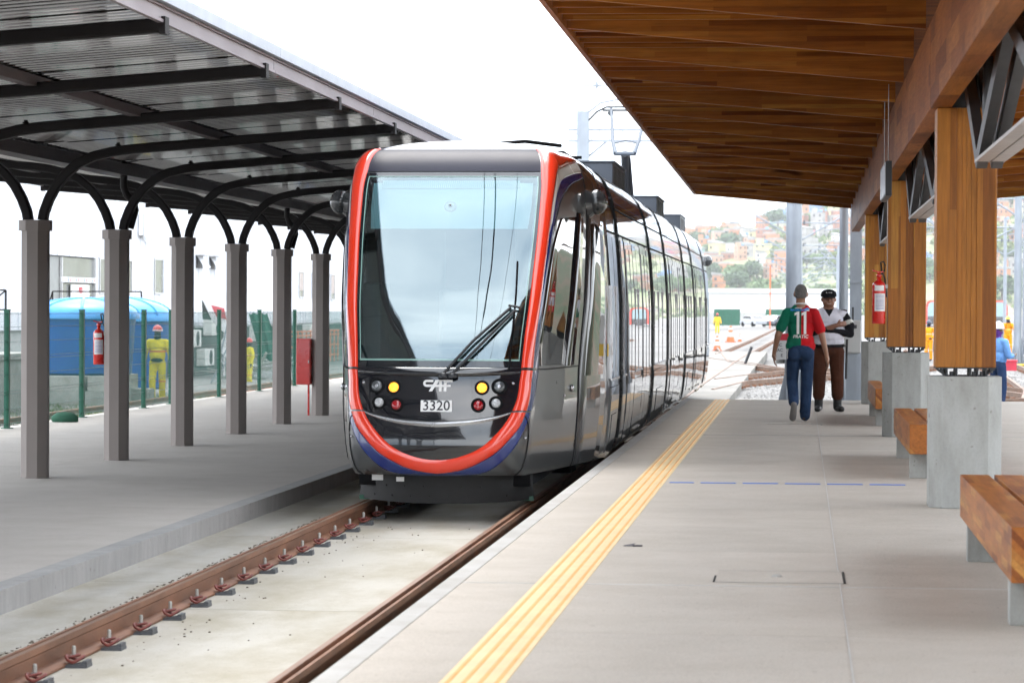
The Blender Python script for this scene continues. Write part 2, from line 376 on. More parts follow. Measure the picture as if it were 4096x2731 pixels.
# tactile strip of tiles with ribs
ts = thing('tactile_strip', 'yellow ribbed tactile paving strip along the right platform', 'tactile paving', (-1.235, 0, 0))
b = MB().box(-.125, .125, 0, .2485, 0, .004, 0)
for k in range(4):
    c = -.094+k*.0625
    b.prism([(c-.009, .004), (c+.009, .004), (c+.006, .009), (c-.006, .009)], 'y', 0.002, .2465, 1)
tile = obj('tactile_tile', b, [m_yellow, m_yellow_rib], ts); tile.location = (0, 8, 0)
for k in range(1, 158):
    c = tile.copy(); C.objects.link(c); c.parent = ts; c.location = (0, 8+.25*k, 0)
bt = thing('blue_floor_line', 'dashed blue tape line across the right platform floor', 'floor marking', (-1.1, 24.55, 0))
x = -1.07; k = 0
while x < .9:
    w = .29 if k else .2
    o = obj('tape_dash', MB().box(0, w, 0, .09, 0, .0035), m_bluetape, bt); o.location = (x+1.1, (x+1.07)*-.012, 0); x += w+.055; k += 1
mh = thing('access_cover', 'concrete access cover with dark slots, set in the right platform floor', 'floor hatch', (-.28, 16.1, 0))
cv = MB(); 
wpart('cover_plate', MB().box(-.44, .225, 15.62, 16.30, 0.0005, .003), m_platform, mh)
dk = M('slot_dark', (.02, .018, .016), .9)
sl = MB().box(-.452, -.442, 15.62, 15.98, .001, .0045).box(.228, .24, 15.62, 16.30, .001, .0045); wpart('slot', sl, dk, mh)
wpart('joint_gap', MB().box(-.44, .225, 15.612, 15.618, .001, .004).box(-.44, .225, 16.302, 16.308, .001, .004), M('hatch_line', (.42, .40, .37), .9), mh)
wpart('lift_ring', MB().lathe([(0, .014), (.02, .013), (.028, .006), (.03, 0)], (-.12, 15.96, .002), 10), m_coping, mh)
mh2 = thing('access_cover', 'thin outlined hatch in the floor by the feet of the man in the jersey', 'floor hatch', (0, 38, 0))
wpart('joint_gap', MB().box(-.42, .26, 37.5, 37.53, .0005, .003).box(.25, .27, 37.2, 37.53, .0005, .003), m_jointdark, mh2)
tag(obj('leaf_litter', MB().add([(-.02, 0, .003), (.03, -.01, .004), (.05, .015, .02), (.01, .03, .012), (-.03, .02, .006)], [(0, 1, 2, 3, 4)]).box(.03, .09, 0, .012, .001, .01), M('dark_litter', (.05, .045, .06), .6)), 'small dark scrap lying on the floor right of the yellow strip', 'litter').location = (-1.03, 17.9, 0)

# ------------------------------------------------------------------ left canopy
ZL = -.212; KL = 1.08                               # drawn in its own units, true size is KL times that
def truesize(t):
    t.location = Vector((0, 0, 1.42))*(1-KL)+Vector(t.location)*KL; t.scale = Vector(t.scale)*KL
lcn = thing('metal_canopy', 'dark metal canopy on taupe pillars with curved arms over the left platform', 'canopy', (-7.29, 28.1, ZL))
SP = 3.41; FR = [28.0+SP*k for k in range(-9, 12)]
octp = lambda r: [(r*math.cos(PI/8+PI/4*k)/math.cos(PI/8), r*math.sin(PI/8+PI/4*k)/math.cos(PI/8)) for k in range(8)]
hexp = lambda r: [(r*math.cos(PI/3*k+.18), r*math.sin(PI/3*k+.18)) for k in range(6)]
cm = MB().prism(octp(.125), 'z', 0, 2.36).mesh('column'); cm.materials.append(m_column)
pm = MB().prism(octp(.148), 'z', 2.36, 2.46).mesh('capital'); pm.materials.append(m_column)
bm_ = MB().box(-.19, .19, -.17, .17, 0, .006).mesh('base_plate'); bm_.materials.append(m_platform_left)
def arm_path(s):
    P = [(.07, 2.46), (.085, 2.54), (.13, 2.66), (.20, 2.79), (.29, 2.90), (.41, 3.0), (.56, 3.07), (.75, 3.115), (.95, 3.14), (1.3, 3.168), (2.2, 3.24), (3.44, 3.335)]
    return [(s*x, 0, z) for x, z in P]
prof = [(-.045, -.04), (-.03, -.055), (.03, -.055), (.045, -.04), (.045, .04), (.03, .055), (-.03, .055), (-.045, .04)]
am = {s: MB().tube(arm_path(s), .05, prof=prof).box(*sorted((s*3.43, s*3.47)), -.055, .055, 3.28, 3.385).mesh('arm') for s in (1, -1)}
for s in (1, -1): am[s].materials.append(m_arm)
pipe_m = MB().tube([(.05, .1, 3.2), (.05, .1, 2.92), (.075, .12, 2.84), (.15, .14, 2.76), (.17, .13, 2.68), (.12, .1, 2.48)], .04, 10).mesh('downpipe'); pipe_m.materials.append(m_arm)
bolt_m = MB().lathe([(0, .03), (.018, .03), (.02, .012), (.03, .012), (.03, 0)], (.80, 0, 3.17), 6).mesh('bolt'); bolt_m.materials.append(m_arm)
for k, y in enumerate(FR):
    o = obj('column', cm, m_column, lcn); o.location = (0, y-28.1, 0)
    c = obj('capital', pm, m_column, o)
    for s in (1, -1):
        a = obj('arm', am[s], m_arm, lcn); a.location = (0, y-28.1, 0)
    if k % 3 == 1: d = obj('downpipe', pipe_m, m_arm, lcn); d.location = (0, y-28.1, 0)
    d = obj('bolt', bolt_m, m_arm, lcn); d.location = (0, y-28.1, 0)
X0 = -7.29
def roofz(x): return ZL+3.168+(abs(x-X0)-1.3)*.078+.112-.10
YA, YB = -4, 67.2
for x, w, h, mm in ((X0-3.35, .07, .07, m_purlin), (X0-1.75, .09, .075, m_purlin), (X0, .22, .12, m_purlin), (X0+1.75, .09, .075, m_purlin)):
    y = YA
    while y < YB:
        wpart('purlin', MB().box(x-w/2, x+w/2, y, min(y+SP*2, YB)-.01, roofz(x)+.085-h, roofz(x)+.085), mm, lcn); y += SP*2
# edge channel in lengths, pale flashing above it
x = X0+3.47; y = YA; k = 0
while y < YB:
    y2 = min(y+SP*1.5, YB)
    for sx in (1, -1):
        xx = X0+sx*3.425; zz = roofz(xx)+.02
        wpart('edge_channel', MB().prism([(xx, zz-.02), (xx+sx*.035, zz-.02), (xx+sx*.035, zz+.0), (xx+sx*.02, zz+.0), (xx+sx*.02, zz+.075), (xx+sx*.035, zz+.075), (xx+sx*.035, zz+.09), (xx, zz+.09)][::sx], 'y', y, y2-.012), m_fascia, lcn)
        wpart('flashing', MB().prism([(xx+sx*.01, zz+.094), (xx+sx*.07, zz+.094), (xx+sx*.07, zz+.17), (xx+sx*.01, zz+.18)][::sx], 'y', y+.004, y2-.004), m_flash, lcn)
    y = y2; k += 1
# corrugated sheets: ribs run across the canopy
def sheet(x0, x1, ya, yb):
    mb = MB(); rows = []; pitch = .16; y = ya; pts = []
    while y < yb:
        for dy, dz in ((0, 0), (.012, -.007), (.062, -.007), (.074, 0)):
            pts.append((y+dy, dz))
        y += pitch
    pts = [p for p in pts if p[0] <= yb]
    rows = [[(x, py, roofz(x)+.10+dz) for x in (x0, x1)] for py, dz in pts]
    mb.grid(rows, sm=False)
    rows = [[(x, py, roofz(x)+.14+dz) for x in (x0, x1)] for py, dz in pts]
    mb.grid(rows, sm=False, flip=True); return mb
y = YA
while y < YB:
    y2 = min(y+SP*2, YB)
    for x0, x1 in ((X0-3.4, X0-.02), (X0+.02, X0+3.4)):
        wpart('roof_sheet', sheet(x0, x1, y, y2), m_sheet, lcn)
    y = y2
# extinguisher and hose cabinet on the left pillars
def extinguisher(loc, label, rz=0, s=1.0):
    t = thing('fire_extinguisher', label, 'fire extinguisher', loc, rz, 'wall hung fire extinguishers')
    t.scale = (s, s, s)
    obj('cylinder', MB().lathe([(0, 0), (.07, 0), (.075, .01), (.075, .42), (.068, .455), (.04, .48), (.025, .49), (.025, .52), (0, .52)], n=20), m_red, t)
    rows = [[(.0762*math.cos(w), .0762*math.sin(w), z) for w in [math.radians(q) for q in range(-130, -20, 8)]] for z in (.14, .34)]
    obj('label_sticker', MB().grid(rows).grid([[(.0762*math.cos(math.radians(q)), .0762*math.sin(math.radians(q)), z) for q in range(-130, -40, 8)] for z in (.37, .43)]), m_white, t)
    ink = M('sticker_ink', (.2, .2, .45), .6)
    tm = MB()
    for z in (.315, .295, .27, .25, .235, .215, .2, .18, .165):
        tm.grid([[(.0775*math.cos(math.radians(q)), .0775*math.sin(math.radians(q)), zz) for q in range(-118, -45, 9)] for zz in (z, z+.006)])
    obj('sticker_print', tm, ink, t)
    obj('valve', MB().lathe([(.02, .52), (.03, .53), (.03, .55), (.012, .57), (0, .57)], n=10).tube([(0, 0, .56), (-.02, -.02, .585), (-.07, -.03, .60)], .008, 6).box(-.03, .05, -.012, .012, .575, .59), m_red, t)
    obj('hose', MB().tube([(.02, 0, .55), (.06, 0, .60), (.07, 0, .66), (.05, 0, .70), (.02, .03, .69), (.03, .05, .6), (.07, .06, .5), (.085, .05, .3)], .009, 8), m_black, t)
    obj('hanger', MB().box(.06, .10, -.015, .015, .40, .44), m_bolt, t)
    return t
truesize(lcn); truesize(extinguisher((-7.29-.195, 31.41, ZL+1.02), 'red fire extinguisher hung on the second pillar of the left canopy', 0, .78))
hc = thing('hose_cabinet', 'tall red hose cabinet with a thin red pipe on the sixth left pillar', 'hose cabinet', (-7.47, 45.0, ZL))
obj('cabinet_box', MB().box(-.17, .05, -.1, .16, .47, 1.17), m_red, hc, bevel=.008)
obj('cabinet_door', MB().box(-.155, .035, -.112, -.1, .485, 1.155), m_red, hc, bevel=.003)
obj('pipe', MB().tube([(.0, .03, 0), (.0, .03, .47)], .016, 8), m_red, hc)
obj('door_latch', MB().box(.015, .028, -.122, -.112, .8, .84), m_bolt, hc); truesize(hc)

# ------------------------------------------------------------------ timber canopy on the right
tcn = thing('timber_canopy', 'timber canopy with deep laminated ribs on timber posts over the right platform', 'canopy', (1.19, 21.9, 0))
def pedestal_mesh():
    mb = MB(); c = .10; h = .26; p = [(-h+c, -h), (h-c, -h), (h, -h+c), (h, h-c), (h-c, h), (-h+c, h), (-h, h-c), (-h, -h+c)]
    mb.prism(p, 'z', 0, .95); return mb
PY = [-2.4, 9.75, 21.95, 34.15, 46.1]
XP = 1.185
ped_m = pedestal_mesh().mesh('pedestal'); ped_m.materials.append(m_pedestal)
def post_meshes():
    L = []
    for s in (-1, 1):
        x0, x1 = sorted((s*.215, s*.072))
        p = [(x0, -.2), (x1, -.2), (x1, .2), (x0, .2)]
        L.append(MB().box(x0, x1, -.2, .2, 1.015, 2.885).mesh('post_side'))
    core = MB()
    core.box(-.072, -.035, -.183, .183, 1.015, 2.885).box(-.035, .0, -.176, .176, 1.015, 2.885).box(.0, .035, -.179, .179, 1.015, 2.885).box(.035, .072, -.186, .186, 1.015, 2.885)
    L.append(core.mesh('post_core'))
    for q in L: q.materials.append(m_wood_z)
    br = MB()
    for x in (-.135, -.065, .035, .085, .145): br.box(x-.007, x+.007, -.18, .18, .952, 1.006)
    for s in (-1, 1): br.prism([(s*.215, 1.006), (s*.145, .951), (s*.13, .951), (s*.195, 1.006)][::s], 'y', -.19, .19)
    br.box(-.215, .215, -.195, .195, 1.006, 1.0149).box(-.15, .15, -.18, .18, .9505, .956)
    for x in (-.17, -.10, .06, .115, .18): br.lathe([(0, .03), (.016, .03), (.016, .0)], (x, -.17, .956 if abs(x) < .14 else .975), 6, sm=False)
    q = br.mesh('post_bracket'); q.materials.append(m_black); L.append(q)
    return L
PM = post_meshes()
for y in PY:
    o = obj('pedestal', ped_m, m_pedestal, tcn, bevel=.006); o.location = (XP-1.19, y-21.9, 0)
    o = obj('post', PM[0], m_wood_z, tcn, bevel=.006); o.location = (XP-1.19, y-21.9, 0)
    o = obj('post', PM[1], m_wood_z, tcn, bevel=.006); o.location = (XP-1.19, y-21.9, 0)
    o = obj('post_core', PM[2], m_wood_z, tcn, bevel=.002); o.location = (XP-1.19, y-21.9, 0)
    o = obj('post_bracket', PM[3], m_black, tcn); o.location = (XP-1.19, y-21.9, 0)
    wpart('head_plate', MB().box(XP-.12, XP+.12, y-.15, y+.15, 2.887, 3.05).box(XP-.2, XP+.2, y-.01, y+.01, 2.9, 3.2), m_black, tcn)
# beams
YE = 56.0; YS = -6
for xa, xb in ((.925, 1.075), (1.30, 1.45)):
    y = YS
    for yb in (9.7, 21.9, 34.1, 46.3, YE):
        wpart('beam', MB().box(xa, xb, y, yb-.006, 2.888, 3.52), m_wood_y, tcn, bevel=.006); y = yb
# steel truss between the posts
def seg(mb, a, b, w, h, mi=0):
    mb.tube([a, b], .02, prof=[(-w/2, -h/2), (w/2, -h/2), (w/2, h/2), (-w/2, h/2)], mi=mi)
for i in range(len(PY)-1):
    ya, yb = PY[i]+1.7, PY[i+1]-2.0
    zb = 2.41; zt = 3.1
    for xx in (XP-.005, XP+.095):
        mb = MB(); seg(mb, (xx, ya, zb), (xx, yb, zb), .09, .02); wpart('truss_chord', mb, m_steel_light, tcn)
    tops = [yb+1.6, yb-2.8, ya+.1]; bots = [yb, yb-5.6]; n = 1
    for k in range(n+1):
        for yt in (tops[k], tops[k+1]):
            for xx in (XP-.005, XP+.095):
                mb = MB(); seg(mb, (xx, bots[k], zb+.01), (xx, yt, zt), .07, .12); wpart('truss_diagonal', mb, m_steel, tcn)
        mb = MB().tube([(XP+.035, bots[k], zb+.03), (XP+.035, bots[k], zt)], .035, 10); wpart('truss_strut', mb, m_steel, tcn)
# ribs: one deep tapered rib and four shallow ones per bay, seen from below
XT = -2.02; XRR = 4.4
def tipz(y): return 3.80-(y-23)*.0062
def rib_main(y):
    zt = tipz(y); top = zt+.21
    mb = MB()
    mb.prism([(XT+.03, zt), (.925, zt-.262), (.925, top+.0), (XT+.03, top)], 'y', -.03, .03)
    return mb
spc = 2.44; y0r = 22.7
k0 = int((YS-y0r)/spc)
y = y0r+k0*spc
while y < YE+.2:
    zt = tipz(y); top = zt+.21
    for (xa, za, xb, zb) in ((XT+.045, zt, .922, zt-.262), (XRR-.045, zt, 1.453, zt-.262)):
        mb = MB(); pl = [(xa, za), (xb, zb), (xb, top), (xa, top)]
        if xa > xb: pl = pl[::-1]
        mb.prism(pl, 'y', y-.032, y+.032); wpart('main_rib', mb, m_wood_x, tcn)
    for q in range(1, 5):
        yy = y+spc*q/5
        if yy > YE: break
        zz = tipz(yy)
        for xa, xb in ((XT+.045, .9), (1.47, XRR-.045)):
            wpart('ceiling_batten', MB().box(xa, xb, yy-.02, yy+.02, zz+.02, zz+.17), m_wood_x, tcn)
    ye = min(y+spc, YE)
    for xa, xb in ((XT, XT+.043), (XRR-.043, XRR)):
        mb = MB(); mb.add([(x_, yy, tipz(yy)+dz) for yy in (y+.004, ye-.004) for x_, dz in ((xa, -.012), (xb, -.012), (xb, .235), (xa, .235))], [(0, 1, 2, 3), (7, 6, 5, 4), (1, 0, 4, 5), (2, 1, 5, 6), (3, 2, 6, 7), (0, 3, 7, 4)])
        if ye-y > .1: wpart('edge_board', mb, m_wood_y, tcn)
    if ye-y > .1:
        for xa, xb in ((XT+.045, 1.188), (1.192, XRR-.045)):
            mb = MB(); mb.add([(x_, yy, tipz(yy)+dz) for yy in (y, ye) for x_, dz in ((xa, .172), (xb, .172), (xb, .208), (xa, .208))], [(0, 1, 2, 3), (7, 6, 5, 4), (1, 0, 4, 5), (2, 1, 5, 6), (3, 2, 6, 7), (0, 3, 7, 4)])
            wpart('deck_board', mb, m_wood_deck, tcn)
    y += spc
mb = MB()
mb.add([(x_, yy, tipz(yy)+dz) for yy in (YS, YE+.1) for x_, dz in ((XT-.03, .25), (XRR+.03, .25), (XRR+.03, .29), (XT-.03, .29))], [(0, 1, 2, 3), (7, 6, 5, 4), (1, 0, 4, 5), (2, 1, 5, 6), (3, 2, 6, 7), (0, 3, 7, 4)])
wpart('roof_covering', mb, m_flash, tcn)
# end rib closing the far end
for (xa, xb) in ((XT, .92), (XRR, 1.455)):
    zt = tipz(YE); pl = [(xa, zt-.01), (xb, zt-.275), (xb, zt+.2), (xa, zt+.2)]
    if xa > xb: pl = pl[::-1]
    wpart('end_rib', MB().prism(pl, 'y', YE+.02, YE+.09), m_wood_x, tcn)

# hanging sign panel
hs = thing('hanging_sign', 'blank pale sign panel hung on two wires beside the timber beam', 'sign', (.845, 30.3, 2.545))
obj('panel', MB().box(-.03, .03, -.9, .9, 0, .34), m_black, hs, bevel=.004)
obj('sign_face', MB().box(-.036, -.031, -.87, .87, .015, .325), M('pale_screen', (.55, .55, .60), .25, var=.03), hs)
for yy in (-.7, .7): obj('wire', MB().tube([(0, yy, .34), (0, yy, 1.1)], .004, 5), m_bolt, hs)
extinguisher((.872, 33.93, 1.275), 'red fire extinguisher hung on the second timber post', 0, 1.0)

# benches
def bench():
    t = thing('bench', 'x', 'bench', (0, 0, 0), 0, 'timber and concrete benches between the posts')
    for k in range(3):
        x0 = k*.197
        obj('seat_beam', MB().box(x0, x0+.168, -2.15, 2.15, .215, .463), m_bench, t, bevel=.005)
    for y in (-1.72, 1.72):
        obj('leg', MB().box(.012, .545, y-.17, y-.05, 0, .2145).box(.03, .53, y-.045, y+.03, 0, .2145), m_pedestal, t, bevel=.004)
    obj('leg_plate', MB().box(.2, .4, -2.16, -2.15, .25, .45), m_steel, t)
    return t
b0 = bench(); bk = kids(b0)
for k, (y, lab) in enumerate([(15.55, 'large timber beam bench on concrete legs, nearest, at the right edge'), (27.5, 'timber beam bench behind the nearest concrete pedestal'), (39.1, 'small far timber bench beside the second concrete pedestal')]):
    q = b0 if k == 0 else dup(b0, children=bk)
    q.location = (.915 if k else .935, y, 0); q['label'] = lab
# ------------------------------------------------------------------ tram
XC, TY = -3.213, 26.3
LOW = np.array([(0,0),(.35,.010),(.64,.038),(.80,.13),(.87,.42),(.94,.8),(1.05,1.4),(1.16,2.1),(1.27,2.9),(1.325,3.6)])
HI = np.array([(0,0),(.4,.003),(.80,.014),(1.0,.08),(1.065,.42),(1.12,.9),(1.19,1.5),(1.25,2.1),(1.31,2.9),(1.325,3.6)])
ROWS = np.array([(.28,.10,.93,0),(.34,.04,.955,0),(.5,.0,.975,0),(.7,.01,.99,0),(.9,.04,1,0),(1.1,.085,1,0),(1.24,.13,1,.05),(1.5,.23,1,.2),(1.8,.38,.998,.4),(2.1,.57,.985,.58),(2.4,.77,.97,.75),(2.7,.98,.95,.9),(2.9,1.13,.93,1),(3.02,1.23,.91,1),(3.12,1.33,.885,1),(3.2,1.44,.84,1),(3.25,1.54,.765,1),(3.29,1.66,.645,1),(3.33,1.84,.46,1),(3.36,2.05,.22,1),(3.37,2.2,0,1)])
def _ip(tab, t):
    n = len(tab)-1; t = min(max(t, 0), n-1e-9); i = int(t); f = t-i
    a, b, c, d = tab[max(i-1, 0)], tab[i], tab[i+1], tab[min(i+2, n)]
    return .5*(2*b+(c-a)*f+(2*a-5*b+4*c-d)*f*f+(3*b-a-3*c+d)*f**3)
BZ = [.28,.34,.5,.7,.9,1.24,1.8,2.1,2.4,2.7,2.9,3.02,3.12,3.2,3.25,3.29,3.33,3.36,3.37]
BW = [.93,.955,.975,.99,1,1,.998,.985,.97,.945,.912,.882,.845,.79,.735,.66,.52,.30,0]
class Nose:
    """skin of a cab: a = 0 centreline .. 9 full side, h = row; negative a = left side; flip turns it for the rear cab"""
    def __init__(s, y0, flip=1): s.y0 = y0; s.fl = flip
    def raw(s, a, h):
        sg = 1 if a >= 0 else -1; a = abs(a)
        z, vf, w, b = _ip(ROWS, h); b = min(max(b, 0), 1)
        if a > 5.5:
            tt = (a-5.5)/3.5; tt = tt*tt*(3-2*tt); w = w*(1-tt)+float(np.interp(z, BZ, BW))*tt
        q = _ip(LOW, a)*(1-b)+_ip(HI, a)*b
        return Vector((XC+sg*q[0]*w, s.y0+s.fl*(vf+q[1]*(3.6-vf)/3.6), ZR+z))
    def nrm(s, a, h):
        e = .02
        if h > 19.5: return Vector((0, 0, 1))
        da = s.raw(min(a+e, 9), h)-s.raw(max(a-e, -9), h); dh = s.raw(a, h+e)-s.raw(a, max(h-e, 0))
        n = da.cross(dh)
        if s.fl < 0: n = -n
        return n.normalized()
    def p(s, a, h, off=0): return s.raw(a, h)+s.nrm(a, h)*off if off else s.raw(a, h)
nose = Nose(TY)
def resamp(pts, n):
    P = np.array(pts, float); k = len(P)
    return [_ip(P, (k-1)*i/(n-1)) for i in range(n)]
def mirror(pts): return [(-a, h) for a, h in pts]
def strip(mb, ns, A, B, off, n=60, across=6, mi=0, bulge=0, rim=True):
    """band between two curves in skin coordinates, raised by off, with closed rims"""
    A = resamp(A, n); B = resamp(B, n); rows = []
    for i in range(n):
        r = []
        for k in range(across+1):
            t = k/across; q = A[i]*(1-t)+B[i]*t; e = off+bulge*math.sin(PI*t)**.5
            r.append(ns.p(q[0], q[1], e))
        if rim:
            r = [ns.p(A[i][0], A[i][1], -.01)]+r+[ns.p(B[i][0], B[i][1], -.01)]
        rows.append(r)
    return mb.grid(rows, mi)
m_body = M('dark_grey_body_paint', (.060, .064, .068), .28, metal=.35, coat=1, var=.03, vs=.8, rv=.02, coat_rough=.015)
m_side = M('graphite_side_panel', (.065, .066, .07), .2, metal=.25, coat=1, var=.05, vs=.8, rv=.03, coat_rough=.02)
m_gloss = M('gloss_black_panel', (.008, .009, .013), .08, coat=1, var=.1, rv=.01, coat_rough=.01)
m_darkglass = M('dark_window_glass', (.012, .014, .016), .03, coat=1, var=.1, rv=.01, spec=1.0, coat_rough=.0)
m_redp = M('red_orange_paint', (.78, .042, .014), .22, coat=.9, var=.02, rv=.02)
m_bluep = M('navy_blue_paint', (.002, .020, .15), .25, coat=1, var=.03, rv=.02)
m_whitep = M('white_stripe_paint', (.72, .71, .69), .25, coat=.6, var=.02)
m_rubber = M('black_rubber', (.008, .008, .009), .85, var=.15, spec=.1)
m_apron = M('black_rubber_apron', (.008, .008, .009), .6, var=.25, vs=5, bump=.3, bs=30)
m_seam = M('dark_seam', (.006, .006, .007), .8)
m_wind = glass('windscreen_glass', (.50, .68, .70), .205)
m_frit = M('windscreen_black_border', (.010, .012, .016), .06, coat=1, var=.05, rv=.01)
m_frit2 = M('windscreen_pale_edge', (.25, .42, .38), .15, coat=1, var=.03)
m_interior = M('cab_interior_grey', (.10, .11, .12), .7, var=.2, vs=2)
m_seatc = M('cab_seat_fabric', (.30, .33, .36), .8, var=.1)
m_blind = M('cab_sun_blind', (.55, .70, .74), .6, var=.03)
m_chrome = M('satin_metal', (.45, .46, .48), .25, metal=.8)
m_roofp = M('roof_skin', (.085, .09, .115), .30, metal=.2, coat=.6, var=.05)
m_acbox = M('roof_unit_grey', (.085, .10, .125), .45, metal=.2, var=.08)
m_vent = M('roof_unit_vent', (.02, .02, .025), .6)
tram = thing('tram', 'dark grey articulated tram with red and blue stripes standing at the platform', 'tram', (XC, TY, ZR))
def T(name, mb, mat, parent=tram, **k): return wpart(name, mb, mat, parent, **k)

R_IN = [(0,1.55),(.25,1.57),(.53,1.66),(.88,1.91),(1.2,2.22),(1.45,2.55),(1.73,2.99),(1.95,3.4),(2.12,3.8),(2.3,4.3),(2.38,4.7),(2.43,5.3),(2.45,5.9),(2.39,7),(2.35,8),(2.33,9),(2.33,10),(2.33,11),(2.34,12),(2.36,13),(2.42,14),(2.52,15),(2.7,16)]
R_OUT = [(0,.53),(.3,.65),(.63,.9),(1.12,1.42),(1.4,1.7),(1.63,1.97),(2.07,2.56),(2.5,3.08),(2.84,3.75),(3.0,4.15),(3.09,4.6),(3.14,5.2),(3.15,5.9),(3.03,7),(2.96,8),(2.93,9),(2.94,10),(2.98,11),(3.1,12),(3.38,12.95),(3.85,13.5),(4.6,13.86),(5.3,14.25)]
BLI = R_OUT[:17]+[(3.13,10.6),(3.38,11.69),(4.1,12.5),(4.97,12.95),(5.75,13.3),(6.5,13.5)]
BLU = [(0,-.0),(.67,.02),(1.14,.37),(1.65,1.22),(2.11,1.88),(2.61,2.61),(3.1,3.46),(3.62,4.57),(3.74,5.2),(3.76,5.9),(3.4,7),(3.18,8),(3.18,9.05),(3.29,10.38),(3.93,11.3),(5.07,12.22),(5.9,12.7),(6.5,13.0)]
def cutc(curve, h0, h1, n=33):
    """the length of a curve between two heights, resampled evenly along itself"""
    P = np.array(resamp(curve, 600)); P = P[(P[:, 1] >= h0-1e-6) & (P[:, 1] <= h1+1e-6)]
    s = np.concatenate([[0], np.cumsum(np.hypot(*(P[1:]-P[:-1]).T))]); q = np.linspace(0, s[-1], n)
    return [(float(np.interp(t, s, P[:, 0])), float(np.interp(t, s, P[:, 1]))) for t in q]

